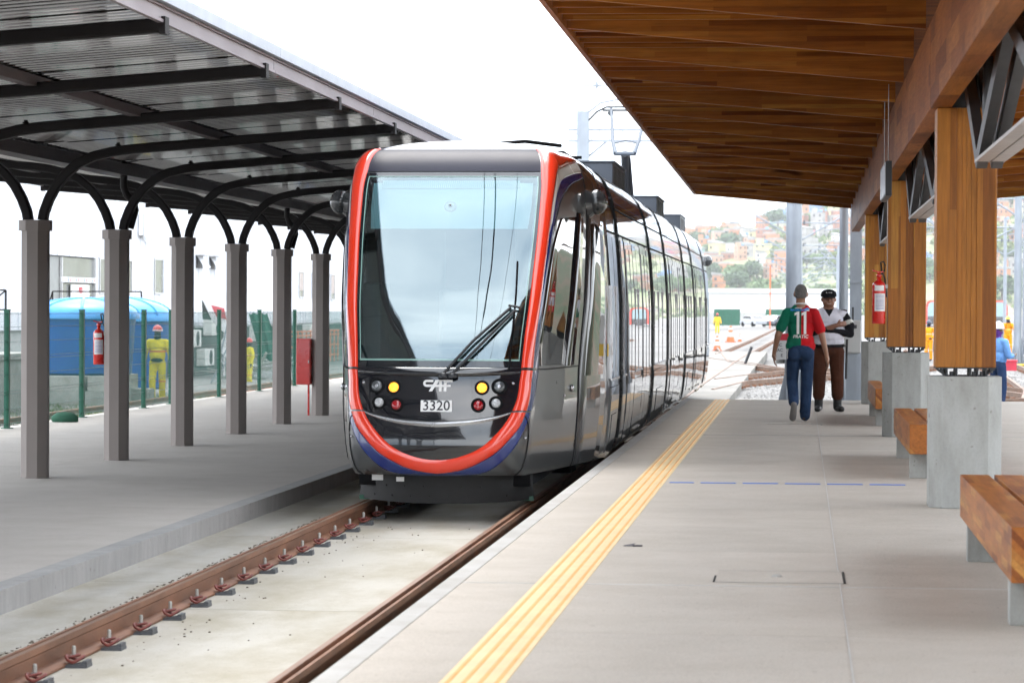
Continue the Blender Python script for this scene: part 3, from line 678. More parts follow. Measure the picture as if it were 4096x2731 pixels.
def cab(ns, root):
    def C_(name, mb, mat, par=root, **k): return wpart(name, mb, mat, par, **k)
    # base skin: leave out what lies under the windscreen
    mb = MB(); A = np.concatenate([np.arange(-9, 9.001, .3)]); H = [i*.25 for i in range(0, 81)]
    def rin(h): 
        P = np.array(R_IN); return float(np.interp(h, P[:, 1], P[:, 0]))
    V = {}; 
    for i, h in enumerate(H):
        for k, a in enumerate(A):
            V[i, k] = len(mb.v); mb.v.append(tuple(ns.raw(a, h)))
    for i in range(len(H)-1):
        for k in range(len(A)-1):
            hm = (H[i]+H[i+1])/2; am_ = abs((A[k]+A[k+1])/2)
            if 6.1 < hm < 12.9 and am_ < rin(hm)-.15: continue
            f = (V[i, k], V[i, k+1], V[i+1, k+1], V[i+1, k]); f = f[::-1] if ns.fl < 0 else f
            mb.f.append(f); mb.m.append(1 if hm > 15.8 else 0); mb.s.append(True)
    # bottom closing lip
    C_('cab_shell', mb, [m_body, m_roofp])
    # black mask panels below the windscreen, with a joint between them
    def fill(h0, h1, off, n=30, inset=.0, mb=None, curve=0):
        mb = mb or MB(); rows = []
        for i in range(n+1):
            t = i/n; h = h0+(h1-h0)*t; w = rin(h)-inset; r = []
            for k in range(25):
                a = -w+2*w*k/24; hh = h+curve*(1-(a/max(w, .01))**2)*(1 if True else 0)
                r.append(ns.p(a, max(hh, 1.56), off))
            rows.append(r)
        return mb.grid(rows)
    C_('lower_mask', fill(1.6, 3.62, .006, curve=-.32), m_gloss)
    C_('upper_mask', fill(3.75, 5.82, .014, curve=-.42), m_gloss)
    # light on the edge of the panel gap, drawn in as bright metal
    lp = MB(); rows = []
    for k in range(49):
        a = -2.04+4.08*k/48; c = -.46*(1-(a/2.06)**2)
        th = .16*(1-(abs(a)/2.06)**2)+.02
        rows.append([ns.p(a, 3.70+c-th, .008), ns.p(a, 3.70+c-th*.3, .020), ns.p(a, 3.72+c, .018)])
    C_('mask_lit_edge', lp.grid(rows), m_chrome)
    # windscreen sill ledge
    lp = MB(); rows = []
    for k in range(41):
        a = -2.42+4.84*k/40; c = -.33*(1-(a/2.45)**2)
        rows.append([ns.p(a, 5.98, .004), ns.p(a, 5.78+c*.7, .045*(1-(a/2.45)**2)+.016), ns.p(a, 5.70+c, .014)])
    C_('sill_ledge', lp.grid(rows), m_gloss)
    # windscreen: black border, pale edge line, glass
    def ring(h0, h1, i0, i1, j0, j1, off, mat, name, par=root):
        mb = MB(); n = 40; outer = []; inner = []
        def loop(ins, ha, hb):
            L = []
            for k in range(n+1): L.append((-(rin(ha)-ins)+2*(rin(ha)-ins)*k/n, ha))
            for k in range(1, n+1):
                h = ha+(hb-ha)*k/n; L.append((rin(h)-ins, h))
            for k in range(1, n+1): L.append(((rin(hb)-ins)-2*(rin(hb)-ins)*k/n, hb))
            for k in range(1, n): 
                h = hb+(ha-hb)*k/n; L.append((-(rin(h)-ins), h))
            return L
        o = loop(i0, h0, h1); q = loop(i1, h0+j0, h1-j1)
        rows = [[ns.p(a, h, off) for a, h in o]+[ns.p(*o[0], off)], [ns.p(a, h, off) for a, h in q]+[ns.p(*q[0], off)]]
        return C_(name, mb.grid(rows), mat, par)
    fr = ring(6.0, 12.95, .01, .16, .30, .35, .006, m_frit, 'windscreen_frame')
    ring(6.25, 12.65, .13, .17, .06, .05, .0075, m_frit2, 'frame_edge')
    mb = MB(); rows = []
    for i in range(41):
        h = 6.02+6.9*i/40; w = rin(h)-.02; rows.append([ns.p(-w+2*w*k/32, h, .003) for k in range(33)])
    C_('windscreen', mb.grid(rows), m_wind)
    # header panel above the windscreen and roof cap edge
    mb = MB(); rows = []
    for i in range(13):
        h = 13.1+2.65*i/12; w = rin(h)-.04; rows.append([ns.p(-w+2*w*k/32, h, .006) for k in range(33)])
    C_('header_panel', mb.grid(rows), M('header_panel_paint', (.022, .023, .038), .35, coat=0, spec=.12, var=.03, rv=.02))
    mb = MB(); rows = [[ns.p(-2.75+5.5*k/32, 15.78+d, o) for k in range(33)] for d, o in ((-.02, .001), (.0, .007), (.1, .007), (.12, .001))]
    C_('roof_joint', mb.grid(rows), m_seam)
    # stripes, each in an upper and a lower length
    for sgn in (1, -1):
        mir = (lambda p: p) if sgn > 0 else (lambda p: [(-x[0], x[1]) for x in p])
        for nm, Ap, Bp, off, mat, bul in (('red_frame', R_IN, R_OUT, .012, m_redp, .016), ('blue_stripe', BLI, BLU, .004, m_bluep, 0)):
            for h0, h1 in ((-1, 3.72), (3.78, 5.87), (5.95, 20)):
                a_, b_ = cutc(Ap, h0, h1), cutc(Bp, h0, h1)
                if sgn > 0: a_, b_ = b_, a_
                C_(nm, strip(MB(), ns, mir(a_), mir(b_), off, 40, 6, bulge=bul), mat)
        # red arch over the shoulder
        a_ = [(2.7,16.0),(3.4,16.3),(4.3,16.5),(5.2,16.5),(6.0,16.2),(6.6,15.8)]; b_ = [(5.3,14.25),(5.55,14.38),(5.8,14.5),(6.1,14.62),(6.35,14.7),(6.6,14.74)]
        a2 = [(2.98,14.2),(3.1,15),(3.35,16.0)]
        pts_a, pts_b = (b_, a_) if sgn > 0 else (a_, b_)
        C_('red_arch', strip(MB(), ns, mir(pts_a), mir(pts_b), .014, 24, 6), m_redp)
        # white wedge between red and blue
        wa = cutc(R_OUT, 10.1, 20)+[(5.8,14.5),(6.2,14.66),(6.6,14.74)]; wb = cutc(BLI, 10.1, 20)[:-1]+[(6.5,13.5),(6.55,13.51),(6.58,13.52),(6.6,13.53)]; wa = cutc(wa, 0, 20); wb = cutc(wb, 0, 20)
        pa, pb = (wb, wa) if sgn > 0 else (wa, wb)
        C_('white_stripe', strip(MB(), ns, mir(pa), mir(pb), .0045, 40, 5), m_whitep)
        # side glass and pillar
        ga = [(3.84,6.05),(3.48,7),(3.28,8),(3.28,9),(3.45,9.9),(4.1,10.65)]; gb = [(5.75,6.05),(5.72,7),(5.7,8),(5.68,9),(5.66,9.9),(5.64,10.75)]
        pa, pb = (gb, ga) if sgn > 0 else (ga, gb)
        C_('side_window', strip(MB(), ns, mir(pa), mir(pb), .005, 30, 10), m_darkglass)
        pa, pb = ([(6.25,6.0),(6.2,10.9)], [(5.78,6.0),(5.68,10.9)]) if sgn > 0 else ([(5.78,6.0),(5.68,10.9)], [(6.25,6.0),(6.2,10.9)])
        C_('door_pillar', strip(MB(), ns, mir(pa), mir(pb), .012, 12, 2), m_gloss)
        # body seams
        for path in ([(3.72,5.9),(4.6,5.88),(5.6,5.9),(6.55,5.95)], [(2.1,3.62),(2.6,3.62),(2.95,3.4),(3.12,2.9),(3.1,2.2),(2.95,1.4),(2.7,.7),(2.5,.1)], [(6.62,.02),(6.62,3),(6.62,6),(6.62,9),(6.62,12),(6.62,15.6)], [(6.6,13.02),(5.9,12.68),(5.07,12.2),(3.95,11.3),(3.33,10.4)], [(2.47,5.91),(2.8,5.91),(3.15,5.91)]):
            mb = MB(); P = resamp(path, 24); mb.tube([ns.p(sgn*a, h, .003) for a, h in P], .0065, 6)
            C_('body_seam', mb, m_seam)
        # round mirror pod
        c = ns.p(sgn*6.85, 11.35, .0); nn = ns.nrm(sgn*6.85, 11.35)
        mb = MB().sphere(c+nn*.09, .115, 20, 0, (.9, 1.0, 1.05)); mb.tube([c-nn*.02, c+nn*.07], [.16, .10], 16)
        pod = C_('mirror_pod', mb, M('pod_grey_%d' % sgn, (.045, .05, .055), .25, coat=.8))
        mb = MB()
        for q in range(5): mb.box(c.x+sgn*.09-.0, c.x+sgn*.09+.03, c.y-ns.fl*.125, c.y-ns.fl*.085, c.z+.05-q*.03, c.z+.056-q*.03)
        C_('pod_slot', mb, m_seam, pod)
        # lamps
        for nm, a, h, r, kind in (('headlight', 1.64, 4.83, .050, 0), ('indicator_lamp', 1.14, 4.77, .045, 1), ('position_lamp', 1.55, 4.12, .042, 2), ('tail_lamp', 1.05, 4.02, .044, 3)):
            c = ns.p(sgn*a, h, .015); nn = ns.nrm(sgn*a, h)
            Q = nn.to_track_quat('Z', 'Y')
            def ring_(prof):
                mb = MB(); mb.lathe(prof, (0, 0, 0), 24); mb.v = [tuple(c+Q @ Vector(v)) for v in mb.v]; return mb
            bz = C_('lamp_bezel', ring_([(r, .0), (r+.004, .012), (r+.016, .010), (r+.022, .0)]), m_rubber)
            L = {0: m_lensclear, 1: m_amber, 2: m_lenswhite, 3: m_lensred}[kind]
            C_(nm, ring_([(0, .012), (r*.5, .011), (r*.9, .006), (r, .0)]), L)
            if kind == 0:
                C_('reflector', ring_([(0, .0125), (r*.18, .014), (r*.3, .0125)]), m_chrome)
        for a, h in ((2.12, 4.98),):
            c = ns.p(sgn*a, h, .016); C_('fixing_bolt', MB().sphere(c, .014, 8), m_chrome)
    for a, h in ((2.9, 2.6), (-2.9, 2.6), (5.8, 4.3)):
        C_('fixing_bolt', MB().sphere(ns.p(a, h, .004), .014, 8), m_chrome)
    # apron below the nose
    mb = MB(); rows = []
    for off in (0, .03):
        pass
    yb = ns.y0+ns.fl*.42; n = 24
    for t, zz in ((0, ZR+.265), (.06, ZR+.20), (.5, ZR+.11), (1, ZR+.035)):
        rows.append([(XC+u*(.80-.012*(1-t)), yb+ns.fl*(.35*abs(u)**3+.02*t), zz-.03*(1-u*u)*t) for u in [-1+2*k/n for k in range(n+1)]])
    mb.grid(rows, flip=ns.fl < 0); back = [(p[0], p[1]+ns.fl*.03, p[2]) for p in rows[-1]]
    mb.grid([rows[-1], back], sm=False)
    ap = C_('rubber_apron', mb, m_apron)
    mb = MB()
    for k in range(9):
        for zz in (.17, .08):
            u = -.88+.22*k+(.07 if zz < .1 else 0)
            if abs(u) < .95: mb.sphere((XC+u*.79, yb+ns.fl*.35*abs(u)**3-ns.fl*.004, ZR+zz-.012*(1-u*u)), .009, 6)
    C_('apron_bolt', mb, m_apron, ap)
    C_('underframe', MB().box(XC-.78, XC+.78, *sorted((ns.y0+ns.fl*.6, ns.y0+ns.fl*5)), ZR+.16, ZR+.36), m_rubber)
    # bottom plate of the nose
    mb = MB(); P = [ns.raw(a, 0) for a in np.arange(-9, 9.01, .5)]
    mb.add(P, [tuple(range(len(P)))]); C_('floor_pan', mb, m_rubber)
    # interior
    yy = ns.y0; f = ns.fl
    def B(x0, x1, y0, y1, z0, z1): return MB().box(XC+x0, XC+x1, *sorted((yy+f*y0, yy+f*y1)), ZR+z0, ZR+z1)
    C_('dashboard', B(-.72, .72, .55, 1.15, 1.0, 1.30), m_interior, bevel=.04)
    C_('dash_console', B(-.30, .30, .75, 1.25, 1.30, 1.42), m_interior, bevel=.05)
    C_('cab_floor', B(-.80, .80, .6, 4.2, .40, .45), m_interior)
    C_('rear_bulkhead', B(-1.16, 1.16, 3.6, 3.66, .45, 3.0), M('bulkhead_grey', (.16, .19, .2), .6))
    C_('bulkhead_door', B(-.35, .35, 3.56, 3.6, .45, 2.6), m_interior)
    C_('driver_seat', B(-.25, .25, 2.1, 2.25, 1.0, 1.95), m_seatc, bevel=.05)
    C_('driver_seat_base', B(-.25, .25, 1.65, 2.2, .8, 1.0), m_seatc, bevel=.05)
    C_('side_screen', B(.42, .70, 1.2, 1.26, 1.42, 1.85), m_interior, bevel=.02)
    C_('side_locker', B(-.95, -.70, 1.4, 2.0, .6, 2.0), m_interior, bevel=.02)
    mb = MB(); rows = []
    for i in range(9):
        h = 10.25+i*.02; 
    rows = [[ns.p(-w+2*w*k/24, h, -.03) for k in range(25)] for h, w in ((10.35, 1.95), (11.0, 2.0), (11.7, 2.0), (12.3, 2.02))]
    C_('sun_blind', MB().grid(rows), m_blind)
    mb = MB().grid([[ns.p(-1.75+3.4*k/24, h, -.022) for k in range(25)] for h in (11.9, 12.45)])
    C_('destination_display', mb, m_disp)
    c = ns.p(0, 11.0, -.0); 
    Q = ns.nrm(0, 11).to_track_quat('Z', 'Y'); mb = MB().lathe([(0, .004), (.035, .004), (.036, .0045), (.056, .0045), (.058, -.03)], n=20); mb.v = [tuple(ns.p(-.02, 11.05, -.018)+Q @ Vector(v)) for v in mb.v]
    C_('windscreen_camera', mb, m_lenswhite)
    mb = MB().sphere(ns.p(-.02, 11.05, -.012), .02, 10); C_('camera_lens', mb, m_gloss)
def lens(name, col, em=0):
    mt, t, b = _mat(name); b.inputs['Roughness'].default_value = .15; b.inputs['Coat Weight'].default_value = 1
    v = _coords(t); vo = t.nodes.new('ShaderNodeTexVoronoi'); vo.inputs['Scale'].default_value = 85; t.links.new(v, vo.inputs['Vector'])
    t.links.new(_ramp(t, vo.outputs['Distance'], [(0, tuple(min(1, c*1.25) for c in col)), (.6, tuple(c*.7 for c in col))]), b.inputs['Base Color'])
    return mt
m_lensclear = lens('headlight_lens', (.10, .11, .12)); m_lenswhite = lens('white_lens', (.55, .56, .58)); m_lensred = lens('red_lens', (.42, .008, .015))
m_amber = glow('lit_amber_lamp', (1.0, .30, .015), .8)
mt, t, b = _mat('led_matrix'); ck = t.nodes.new('ShaderNodeTexChecker'); ck.inputs['Scale'].default_value = 110
t.links.new(_coords(t), ck.inputs['Vector']); ck.inputs['Color1'].default_value = (.62, .74, .74, 1); ck.inputs['Color2'].default_value = (.30, .42, .45, 1)
t.links.new(ck.outputs[0], b.inputs['Base Color']); b.inputs['Roughness'].default_value = .5; m_disp = mt
cab(nose, tram)
TE = 65.2
cab(Nose(TE, -1), tram)

# logo and number on the mask: flat print mapped onto the skin
def hmap(z):
    lo, hi = 0.0, 12.0
    for _ in range(30):
        mid = (lo+hi)/2
        if _ip(ROWS, mid)[0] < z: lo = mid
        else: hi = mid
    return lo
def amap(u, h):
    lo, hi = 0.0, 4.0
    for _ in range(26):
        mid = (lo+hi)/2
        if nose.raw(mid, h).x-XC < abs(u): lo = mid
        else: hi = mid
    return lo if u >= 0 else -lo
def onskin(u, z, off): h = hmap(z); return nose.p(amap(u, h), h, off)
def print_poly(polys, off):
    mb = MB()
    for poly in polys:
        mb.add([onskin(u, z, off) for u, z in poly], [tuple(range(len(poly)))])
    return mb
PX = .00388
def lg(pts): return [((x-866)/2.57/1.7415*PX, 1.075-(y-286)/2.57/1.7415*PX) for x, y in pts]
def quadstrip(o, i): return [[o[k], o[k+1], i[k+1], i[k]] for k in range(len(o)-1)]
cc = (752, 264); co = [(cc[0]+36*math.cos(math.radians(w)), cc[1]+36*math.sin(math.radians(w))) for w in range(270, 89, -18)]; ci = [(cc[0]+12*math.cos(math.radians(w)), cc[1]+12*math.sin(math.radians(w))) for w in range(270, 89, -18)]
polys = [lg(q) for q in quadstrip(co, ci)]
polys += [lg(q) for q in ([(752,228),(820,228),(820,252),(752,252)], [(752,276),(820,276),(810,300),(752,300)], [(800,276),(842,276),(828,300),(786,300)],
  [(846,228),(884,228),(812,345),(776,345)], [(880,228),(908,228),(908,345),(880,345)], [(836,278),(1000,278),(1000,301),(822,301)],
  [(930,256),(958,256),(958,345),(930,345)], [(922,228),(1018,228),(1018,253),(930,253)], [(908,228),(922,228),(922,240),(908,240)])]
logo = T('logo', print_poly(polys, .0165), m_white)
T('number_plate', print_poly([[(u0, z1), (u0, z2), (u0+.031, z2), (u0+.031, z1)] for z1, z2 in ((.845, .945),) for u0 in [-.147+.031*k for k in range(9)]], .017), M('plate_white', (.8, .8, .8), .5, var=.01))
vs, fs = text_mesh('3320', .122, .0012, 1.02)
T('plate_number', MB().add([onskin(x-.007, y+.895, .0185) for x, y, z in vs], fs), M('plate_ink', (.012, .012, .02), .5))
# wipers
def skinpath(pts, off): return [nose.p(a, h, off) for a, h in pts]
def pxy(u, z, off): return onskin(u, z, off)
w = MB().tube([pxy(.05, 1.17, .05), pxy(.30, 1.45, .06), pxy(.62, 1.75, .05)], .014, 6).tube([pxy(.13, 1.17, .05), pxy(.38, 1.43, .06), pxy(.66, 1.73, .05)], .014, 6)
w.tube([pxy(.60, 1.77, .05), pxy(.70, 1.755, .045)], .012, 6)
wp = T('wiper_arm', w, m_black)
T('wiper_blade', MB().tube([pxy(.625, 1.20, .02), pxy(.65, 1.6, .022), pxy(.66, 1.9, .022), pxy(.655, 2.18, .02)], .009, 6).tube([pxy(.635, 1.45, .035), pxy(.655, 1.75, .05), pxy(.66, 2.05, .035)], .007, 6), m_rubber, wp)
T('wiper_pivot', MB().lathe([(.05, 0), (.05, .03), (.02, .05), (0, .05)], tuple(pxy(.05, 1.14, .03)), 12).lathe([(.05, 0), (.05, .03), (.02, .05), (0, .05)], tuple(pxy(.13, 1.14, .03)), 12), m_black, wp)
T('tow_label', MB().box(XC-.62, XC-.52, TY+.30, TY+.31, ZR+.22, ZR+.27), m_white); T('tow_label', MB().box(XC-.40, XC-.33, TY+.30, TY+.31, ZR+.21, ZR+.25), m_white)
T('front_corner_tab', MB().box(XC-.80, XC-.66, TY+.74, TY+.78, ZR+.02, ZR+.06).box(XC+.66, XC+.80, TY+.74, TY+.78, ZR+.02, ZR+.06), m_green)

# modules behind the cab
zs_ = list(zip(BZ, BW))
def half(z):
    return 1.325*float(np.interp(z, [q[0] for q in zs_], [q[1] for q in zs_]))
def section(y0, y1, shrink=0):
    mb = MB(); pr = [(XC+1.325*w-(shrink if w > .1 else 0), ZR+z-(shrink if z > 3.1 else 0)) for z, w in zs_]; pr = pr+[(2*XC-x, z) for x, z in pr[-2::-1]]
    return mb.grid([[(x, y0, z) for x, z in pr], [(x, y1, z) for x, z in pr]])
def sidepanel(mb, y0, y1, z0, z1, off, sgn=1, n=7, rim=True):
    rows = []; zz = [z0+(z1-z0)*k/n for k in range(n+1)]
    for y in (y0, y1):
        rows.append([(XC+sgn*(half(z)+off), y, ZR+z) for z in zz])
    mb.grid(rows, flip=sgn < 0)
    if rim:
        for y, fl in ((y0, 0), (y1, 1)):
            mb.grid([[(XC+sgn*(half(z)+off), y, ZR+z) for z in zz], [(XC+sgn*(half(z)-.01), y, ZR+z) for z in zz]], flip=bool(fl) != (sgn < 0))
    return mb
GW = [(31.15, 31.8), (37.75, 38.4), (42.05, 42.7), (48.55, 49.2), (52.7, 53.35), (59.15, 59.8)]
mods = [(TY+3.6, 31.15, 'cab'), (31.8, 37.75, 'door'), (38.4, 42.05, 'bogie'), (42.7, 48.55, 'door'), (49.2, 52.7, 'bogie'), (53.35, 59.15, 'door'), (59.8, TE-3.6, 'cab')]
for y0, y1 in GW:
    mb = MB(); n = 8
    for k in range(n):
        ya = y0+(y1-y0)*k/n; yb_ = y0+(y1-y0)*(k+1)/n; s1 = section(ya, (ya+yb_)/2, -.012); s2 = section((ya+yb_)/2, yb_, .03)
        mb.add(s1.v, s1.f, 0, False); mb.add(s2.v, s2.f, 0, False)
    T('gangway_bellows', mb, m_rubber)
def door_leaf(y0, y1, sgn):
    d = T('door', sidepanel(MB(), y0+.012, y1-.012, .33, 2.5, .010, sgn), m_side)
    T('door_glass', sidepanel(MB(), y0+.07, y1-.07, .95, 2.42, .016, sgn), m_darkglass, d)
def double_door(yc, sgn):
    door_leaf(yc-.66, yc-.005, sgn); door_leaf(yc+.005, yc+.66, sgn)
    T('door_frame', sidepanel(MB(), yc-.72, yc-.655, .33, 2.56, .004, sgn), m_seam)
    T('door_frame', sidepanel(MB(), yc+.655, yc+.72, .33, 2.56, .004, sgn), m_seam)
    T('door_sill', MB().box(*sorted((XC+sgn*1.30, XC+sgn*1.335)), yc-.68, yc+.68, ZR+.285, ZR+.325), m_sill)
m_sill = M('door_sill_plate', (.50, .42, .32), .5, var=.1)
def window(y0, y1, sgn, z0=1.07, z1=2.5):
    f = T('window', sidepanel(MB(), y0, y1, z0, z1, .008, sgn), m_darkglass)
    T('window_trim', MB().box(*sorted((XC+sgn*(half(1.8)-.02), XC+sgn*(half(1.8)+.016))), y0-.012, y0, ZR+z0, ZR+2.0).box(*sorted((XC+sgn*(half(z0)), XC+sgn*(half(z0)+.018))), y0, y1, ZR+z0-.02, ZR+z0), m_chrome, f)
for y0, y1, kd in mods:
    T('body_section', section(y0, y1), m_side)
    # end hoops
    for yy in (y0, y1):
        mb = MB(); s1 = section(yy-.02 if yy == y1 else yy, yy if yy == y1 else yy+.02, -.004); mb.add(s1.v, s1.f, 0, False); T('end_hoop', mb, m_gloss)
    pr_ = [(XC+1.325*w+.003, ZR+z+.003) for z, w in zs_ if z > 2.85]; pr_ = pr_+[(2*XC-x, z) for x, z in pr_[-2::-1]]
    T('roof_panel', MB().grid([[(x, yy, z) for x, z in pr_] for yy in (y0+.03, y1-.03)]), m_roofp)
    for sgn in (1, -1):
        for z in (2.82, 2.54):
            T('body_seam', sidepanel(MB(), y0, y1, z, z+.018, .006, sgn, 1), m_seam)
        T('blue_stripe', sidepanel(MB(), y0+.03, y1-.03, 2.86, 3.02, .0045, sgn, 3, False), m_navy if False else m_bluep)
        if kd == 'door':
            L = y1-y0
            window(y0+.12, y0+.55, sgn); double_door(y0+1.42, sgn); window(y0+2.25, y0+2.9, sgn); window(y0+2.95, y0+3.75, sgn)
            double_door(y1-1.42, sgn); window(y1-.55, y1-.12, sgn)
            for ya, yb_ in ((y0+2.2, y0+3.9),):
                T('skirt_panel', sidepanel(MB(), ya, yb_, .33, .98, .006, sgn), m_body)
        elif kd == 'bogie':
            L = (y1-y0)
            for k in range(3): window(y0+.12+k*(L-.2)/3, y0+.12+(k+1)*(L-.2)/3-.06, sgn)
            T('skirt_panel', sidepanel(MB(), y0+.1, y1-.1, .30, .98, .008, sgn), m_body)
            T('jacking_flap', sidepanel(MB(), y0+1.0, y1-1.0, .42, .72, .014, sgn), m_side)
        else:
            if y0 < 40:
                window(y0-.15, y0+.55, sgn); window(y0+.6, y1-.15, sgn)
                T('skirt_panel', sidepanel(MB(), y0-.1, y1-.1, .30, .98, .008, sgn), m_body)
                T('jacking_flap', sidepanel(MB(), y0+.15, y1-.35, .42, .70, .014, sgn), m_side)
            else:
                window(y0+.15, y1+.1, sgn)
                T('skirt_panel', sidepanel(MB(), y0+.1, y1, .30, .98, .008, sgn), m_body)
    T('running_gear', MB().box(XC-.9, XC+.9, y0+.3, y1-.3, ZR+.1, ZR+.34), m_rubber)
# door behind the cab on each side
for sgn in (1, -1):
    mb = MB(); P = [(6.7, .35), (8.75, .35)]
    A1 = [(6.72, h) for h in (.35, 2, 4, 6, 8, 10, 11)]; A2 = [(8.2, h) for h in (.35, 2, 4, 6, 8, 10, 11)]
    a_, b_ = (A2, A1) if sgn > 0 else ([(-x, h) for x, h in A1], [(-x, h) for x, h in A2])
    d = T('cab_door', strip(MB(), nose, a_, b_, .008, 24, 4), m_side)
    A1 = [(6.95, h) for h in (5.2, 6, 8, 10, 10.6)]; A2 = [(8.0, h) for h in (5.2, 6, 8, 10, 10.6)]
    a_, b_ = (A2, A1) if sgn > 0 else ([(-x, h) for x, h in A1], [(-x, h) for x, h in A2])
    T('door_glass', strip(MB(), nose, a_, b_, .013, 16, 3), m_darkglass, d)
    T('door_handle', MB().sphere(nose.p(sgn*6.2, 4.6, .01), .035, 10, 0, (.6, .8, 1)), m_chrome)
    (T('door_sill', MB().box(XC+1.17, XC+1.29, TY+3.15, TY+3.8, ZR+.30, ZR+.33), m_sill) if sgn > 0 else None)
    T('warning_mark', MB().box(*sorted((XC+sgn*1.31, XC+sgn*1.322)), TY+3.12, TY+3.17, ZR+1.30, ZR+1.42), M('yellow_mark_%d' % sgn, (.75, .5, .05), .5))
# roof equipment
for y in (35.9, 46.9, 56.0):
    u = T('roof_unit', MB().box(XC-.95, XC+.95, y, y+2.4, ZR+3.2, ZR+3.53), m_acbox, bevel=.01)
    T('unit_lid', MB().box(XC-.97, XC+.97, y-.02, y+2.42, ZR+3.53, ZR+3.55), m_acbox, u)
    for k in range(3):
        mb = MB()
        for q in range(8): mb.box(XC+.951, XC+.96, y+.25+k*.75, y+.75+k*.75, ZR+3.26+q*.03, ZR+3.275+q*.03)
        T('vent_grille', mb, m_vent, u)
T('roof_hatch', MB().box(XC-.35, XC+.75, TY+4.6, TY+6.2, ZR+3.36, ZR+3.405).box(XC-.6, XC+.35, TY+3.2, TY+4.0, ZR+3.365, ZR+3.40), m_vent)
mb = MB()
for k in range(7): mb.tube([(XC-.5+.2*k, TY+6.4, ZR+3.37), (XC-.45+.2*k, TY+6.6, ZR+3.43)], .012, 5)
T('roof_cable', mb.tube([(XC-.6, TY+6.5, ZR+3.43), (XC+.8, TY+6.5, ZR+3.43)], .018, 6).tube([(XC+.3, TY+2.6, ZR+3.37), (XC+.5, TY+3.0, ZR+3.41), (XC+.8, TY+3.6, ZR+3.40)], .02, 6), m_rubber)
# pantograph
pg = T('pantograph', MB().tube([(XC-.03, 56.0, ZR+3.4), (XC, 54.4, ZR+4.6)], .075, 8).tube([(XC+.10, 55.9, ZR+3.4), (XC+.07, 54.5, ZR+4.55)], .03, 6), m_black)
w = MB().tube([(XC-.17, 54.4, ZR+4.6), (XC+.17, 54.4, ZR+4.6)], .04, 8)
for s in (1, -1): w.tube([(XC+s*.17, 54.4, ZR+4.6), (XC+s*.24, 54.7, ZR+4.85), (XC+s*.33, 55.6, ZR+5.50)], [.045, .035, .025], 8)
w.tube([(XC-.22, 54.7, ZR+4.8), (XC, 54.7, ZR+4.86), (XC+.22, 54.7, ZR+4.8)], .016, 6)
T('pantograph_frame', w, M('pantograph_grey', (.10, .12, .15), .5), pg)
T('contact_strip', MB().tube([(XC-.75, 55.6, ZR+5.28), (XC-.6, 55.6, ZR+5.44), (XC-.42, 55.6, ZR+5.53), (XC+.42, 55.6, ZR+5.53), (XC+.6, 55.6, ZR+5.44), (XC+.75, 55.6, ZR+5.28)], .02, 6).tube([(XC-.5, 55.75, ZR+5.48), (XC+.5, 55.75, ZR+5.48)], .022, 6).sphere((XC-.34, 55.6, ZR+5.42), .06, 8), m_steel, pg)
# ------------------------------------------------------------------ left yard: fence, rails, tanks, hall
m_clad = M('white_cladding', (.66, .68, .72), .45, var=.03, vs=.3)
m_cladrib = M('cladding_seam', (.50, .53, .60), .5, var=.05)
m_glassg = M('grey_window_glass', (.16, .17, .165), .12, var=.2, vs=.6, spec=.8)
m_alu = M('aluminium_frame', (.5, .5, .5), .4, metal=.2)
m_blue_t = M('blue_tank_polyethylene', (.006, .085, .32), .42, var=.14, vs=1.2, scale=(1, 1, .5))
m_blue_l = M('blue_tank_lid', (.05, .27, .60), .4, var=.14, vs=2)
m_base = M('shadow_toned_plinth_wall', (.055, .065, .06), .8, var=.4, vs=.4)  # shadow below the hall cladding is put into this dark colour
m_block = concrete('rough_concrete', (.26, .26, .24), (.42, .42, .39), .15, vs=1)
fence = thing('mesh_fence', 'green welded mesh fence with posts at the far edge of the left platform', 'fence', (-10.62, 43.5, ZL))
FY = [31.0, 35.2, 39.3, 43.5, 47.7, 49.8, 54.0, 58.1, 62.2, 66.4, 70.6, 74.8, 79.0, 83.2, 87.4, 91.6]
fpm = MB().box(-.035, .035, -.035, .035, 0, 1.58).box(-.04, .04, -.04, .04, 1.58, 1.6).box(-.07, .07, -.07, .07, 0, .012).mesh('post'); fpm.materials.append(m_green)
for y in FY:
    o = obj('post', fpm, m_green, fence); o.location = (0, y-43.5, 0)
for a, b in zip(FY[:-1], FY[1:]):
    mb = MB(); y = a+.05
    while y < b: mb.box(-.002, .002, y-43.5-.0022, y-43.5+.0022, .04, 1.56); y += .05
    for z in (.06, .26, .46, .50, .72, .92, .96, 1.16, 1.36, 1.54): mb.box(-.009, .009, a-43.5, b-43.5, z-.003, z+.003)
    o = obj('mesh_panel', mb, m_wire, fence); o['kind'] = 'stuff'
truesize(fence)
for x, lab in ((-12.97, 'nearer rusty rail of the yard track behind the green fence'), (-14.41, 'farther rusty rail of the yard track, where the worker in yellow stands')):
    t = thing('rail', lab, 'rail', (x, 60, -.62), 0, 'rails of the yard track behind the fence')
    wpart('rail_bar', MB().prism([(x-.07, -.78), (x+.07, -.78), (x+.015, -.75), (x+.015, -.66), (x+.036, -.645), (x+.036, -.61), (x-.036, -.61), (x-.036, -.645), (x-.015, -.66), (x-.015, -.75)], 'y', 5, 130), m_rust, t)
sl = MB(); r4 = random.Random(3)
for k in range(140):
    y = 22+.75*k; sl.box(-15.0, -12.4, y-.12, y+.12, -.85, -.725+.6*0 - (.0 if y < 70 else .6*min(1, (y-70)/40)))
tag(obj('sleepers', sl, m_block), 'row of concrete sleepers under the yard track behind the fence', 'sleeper', kind='stuff')
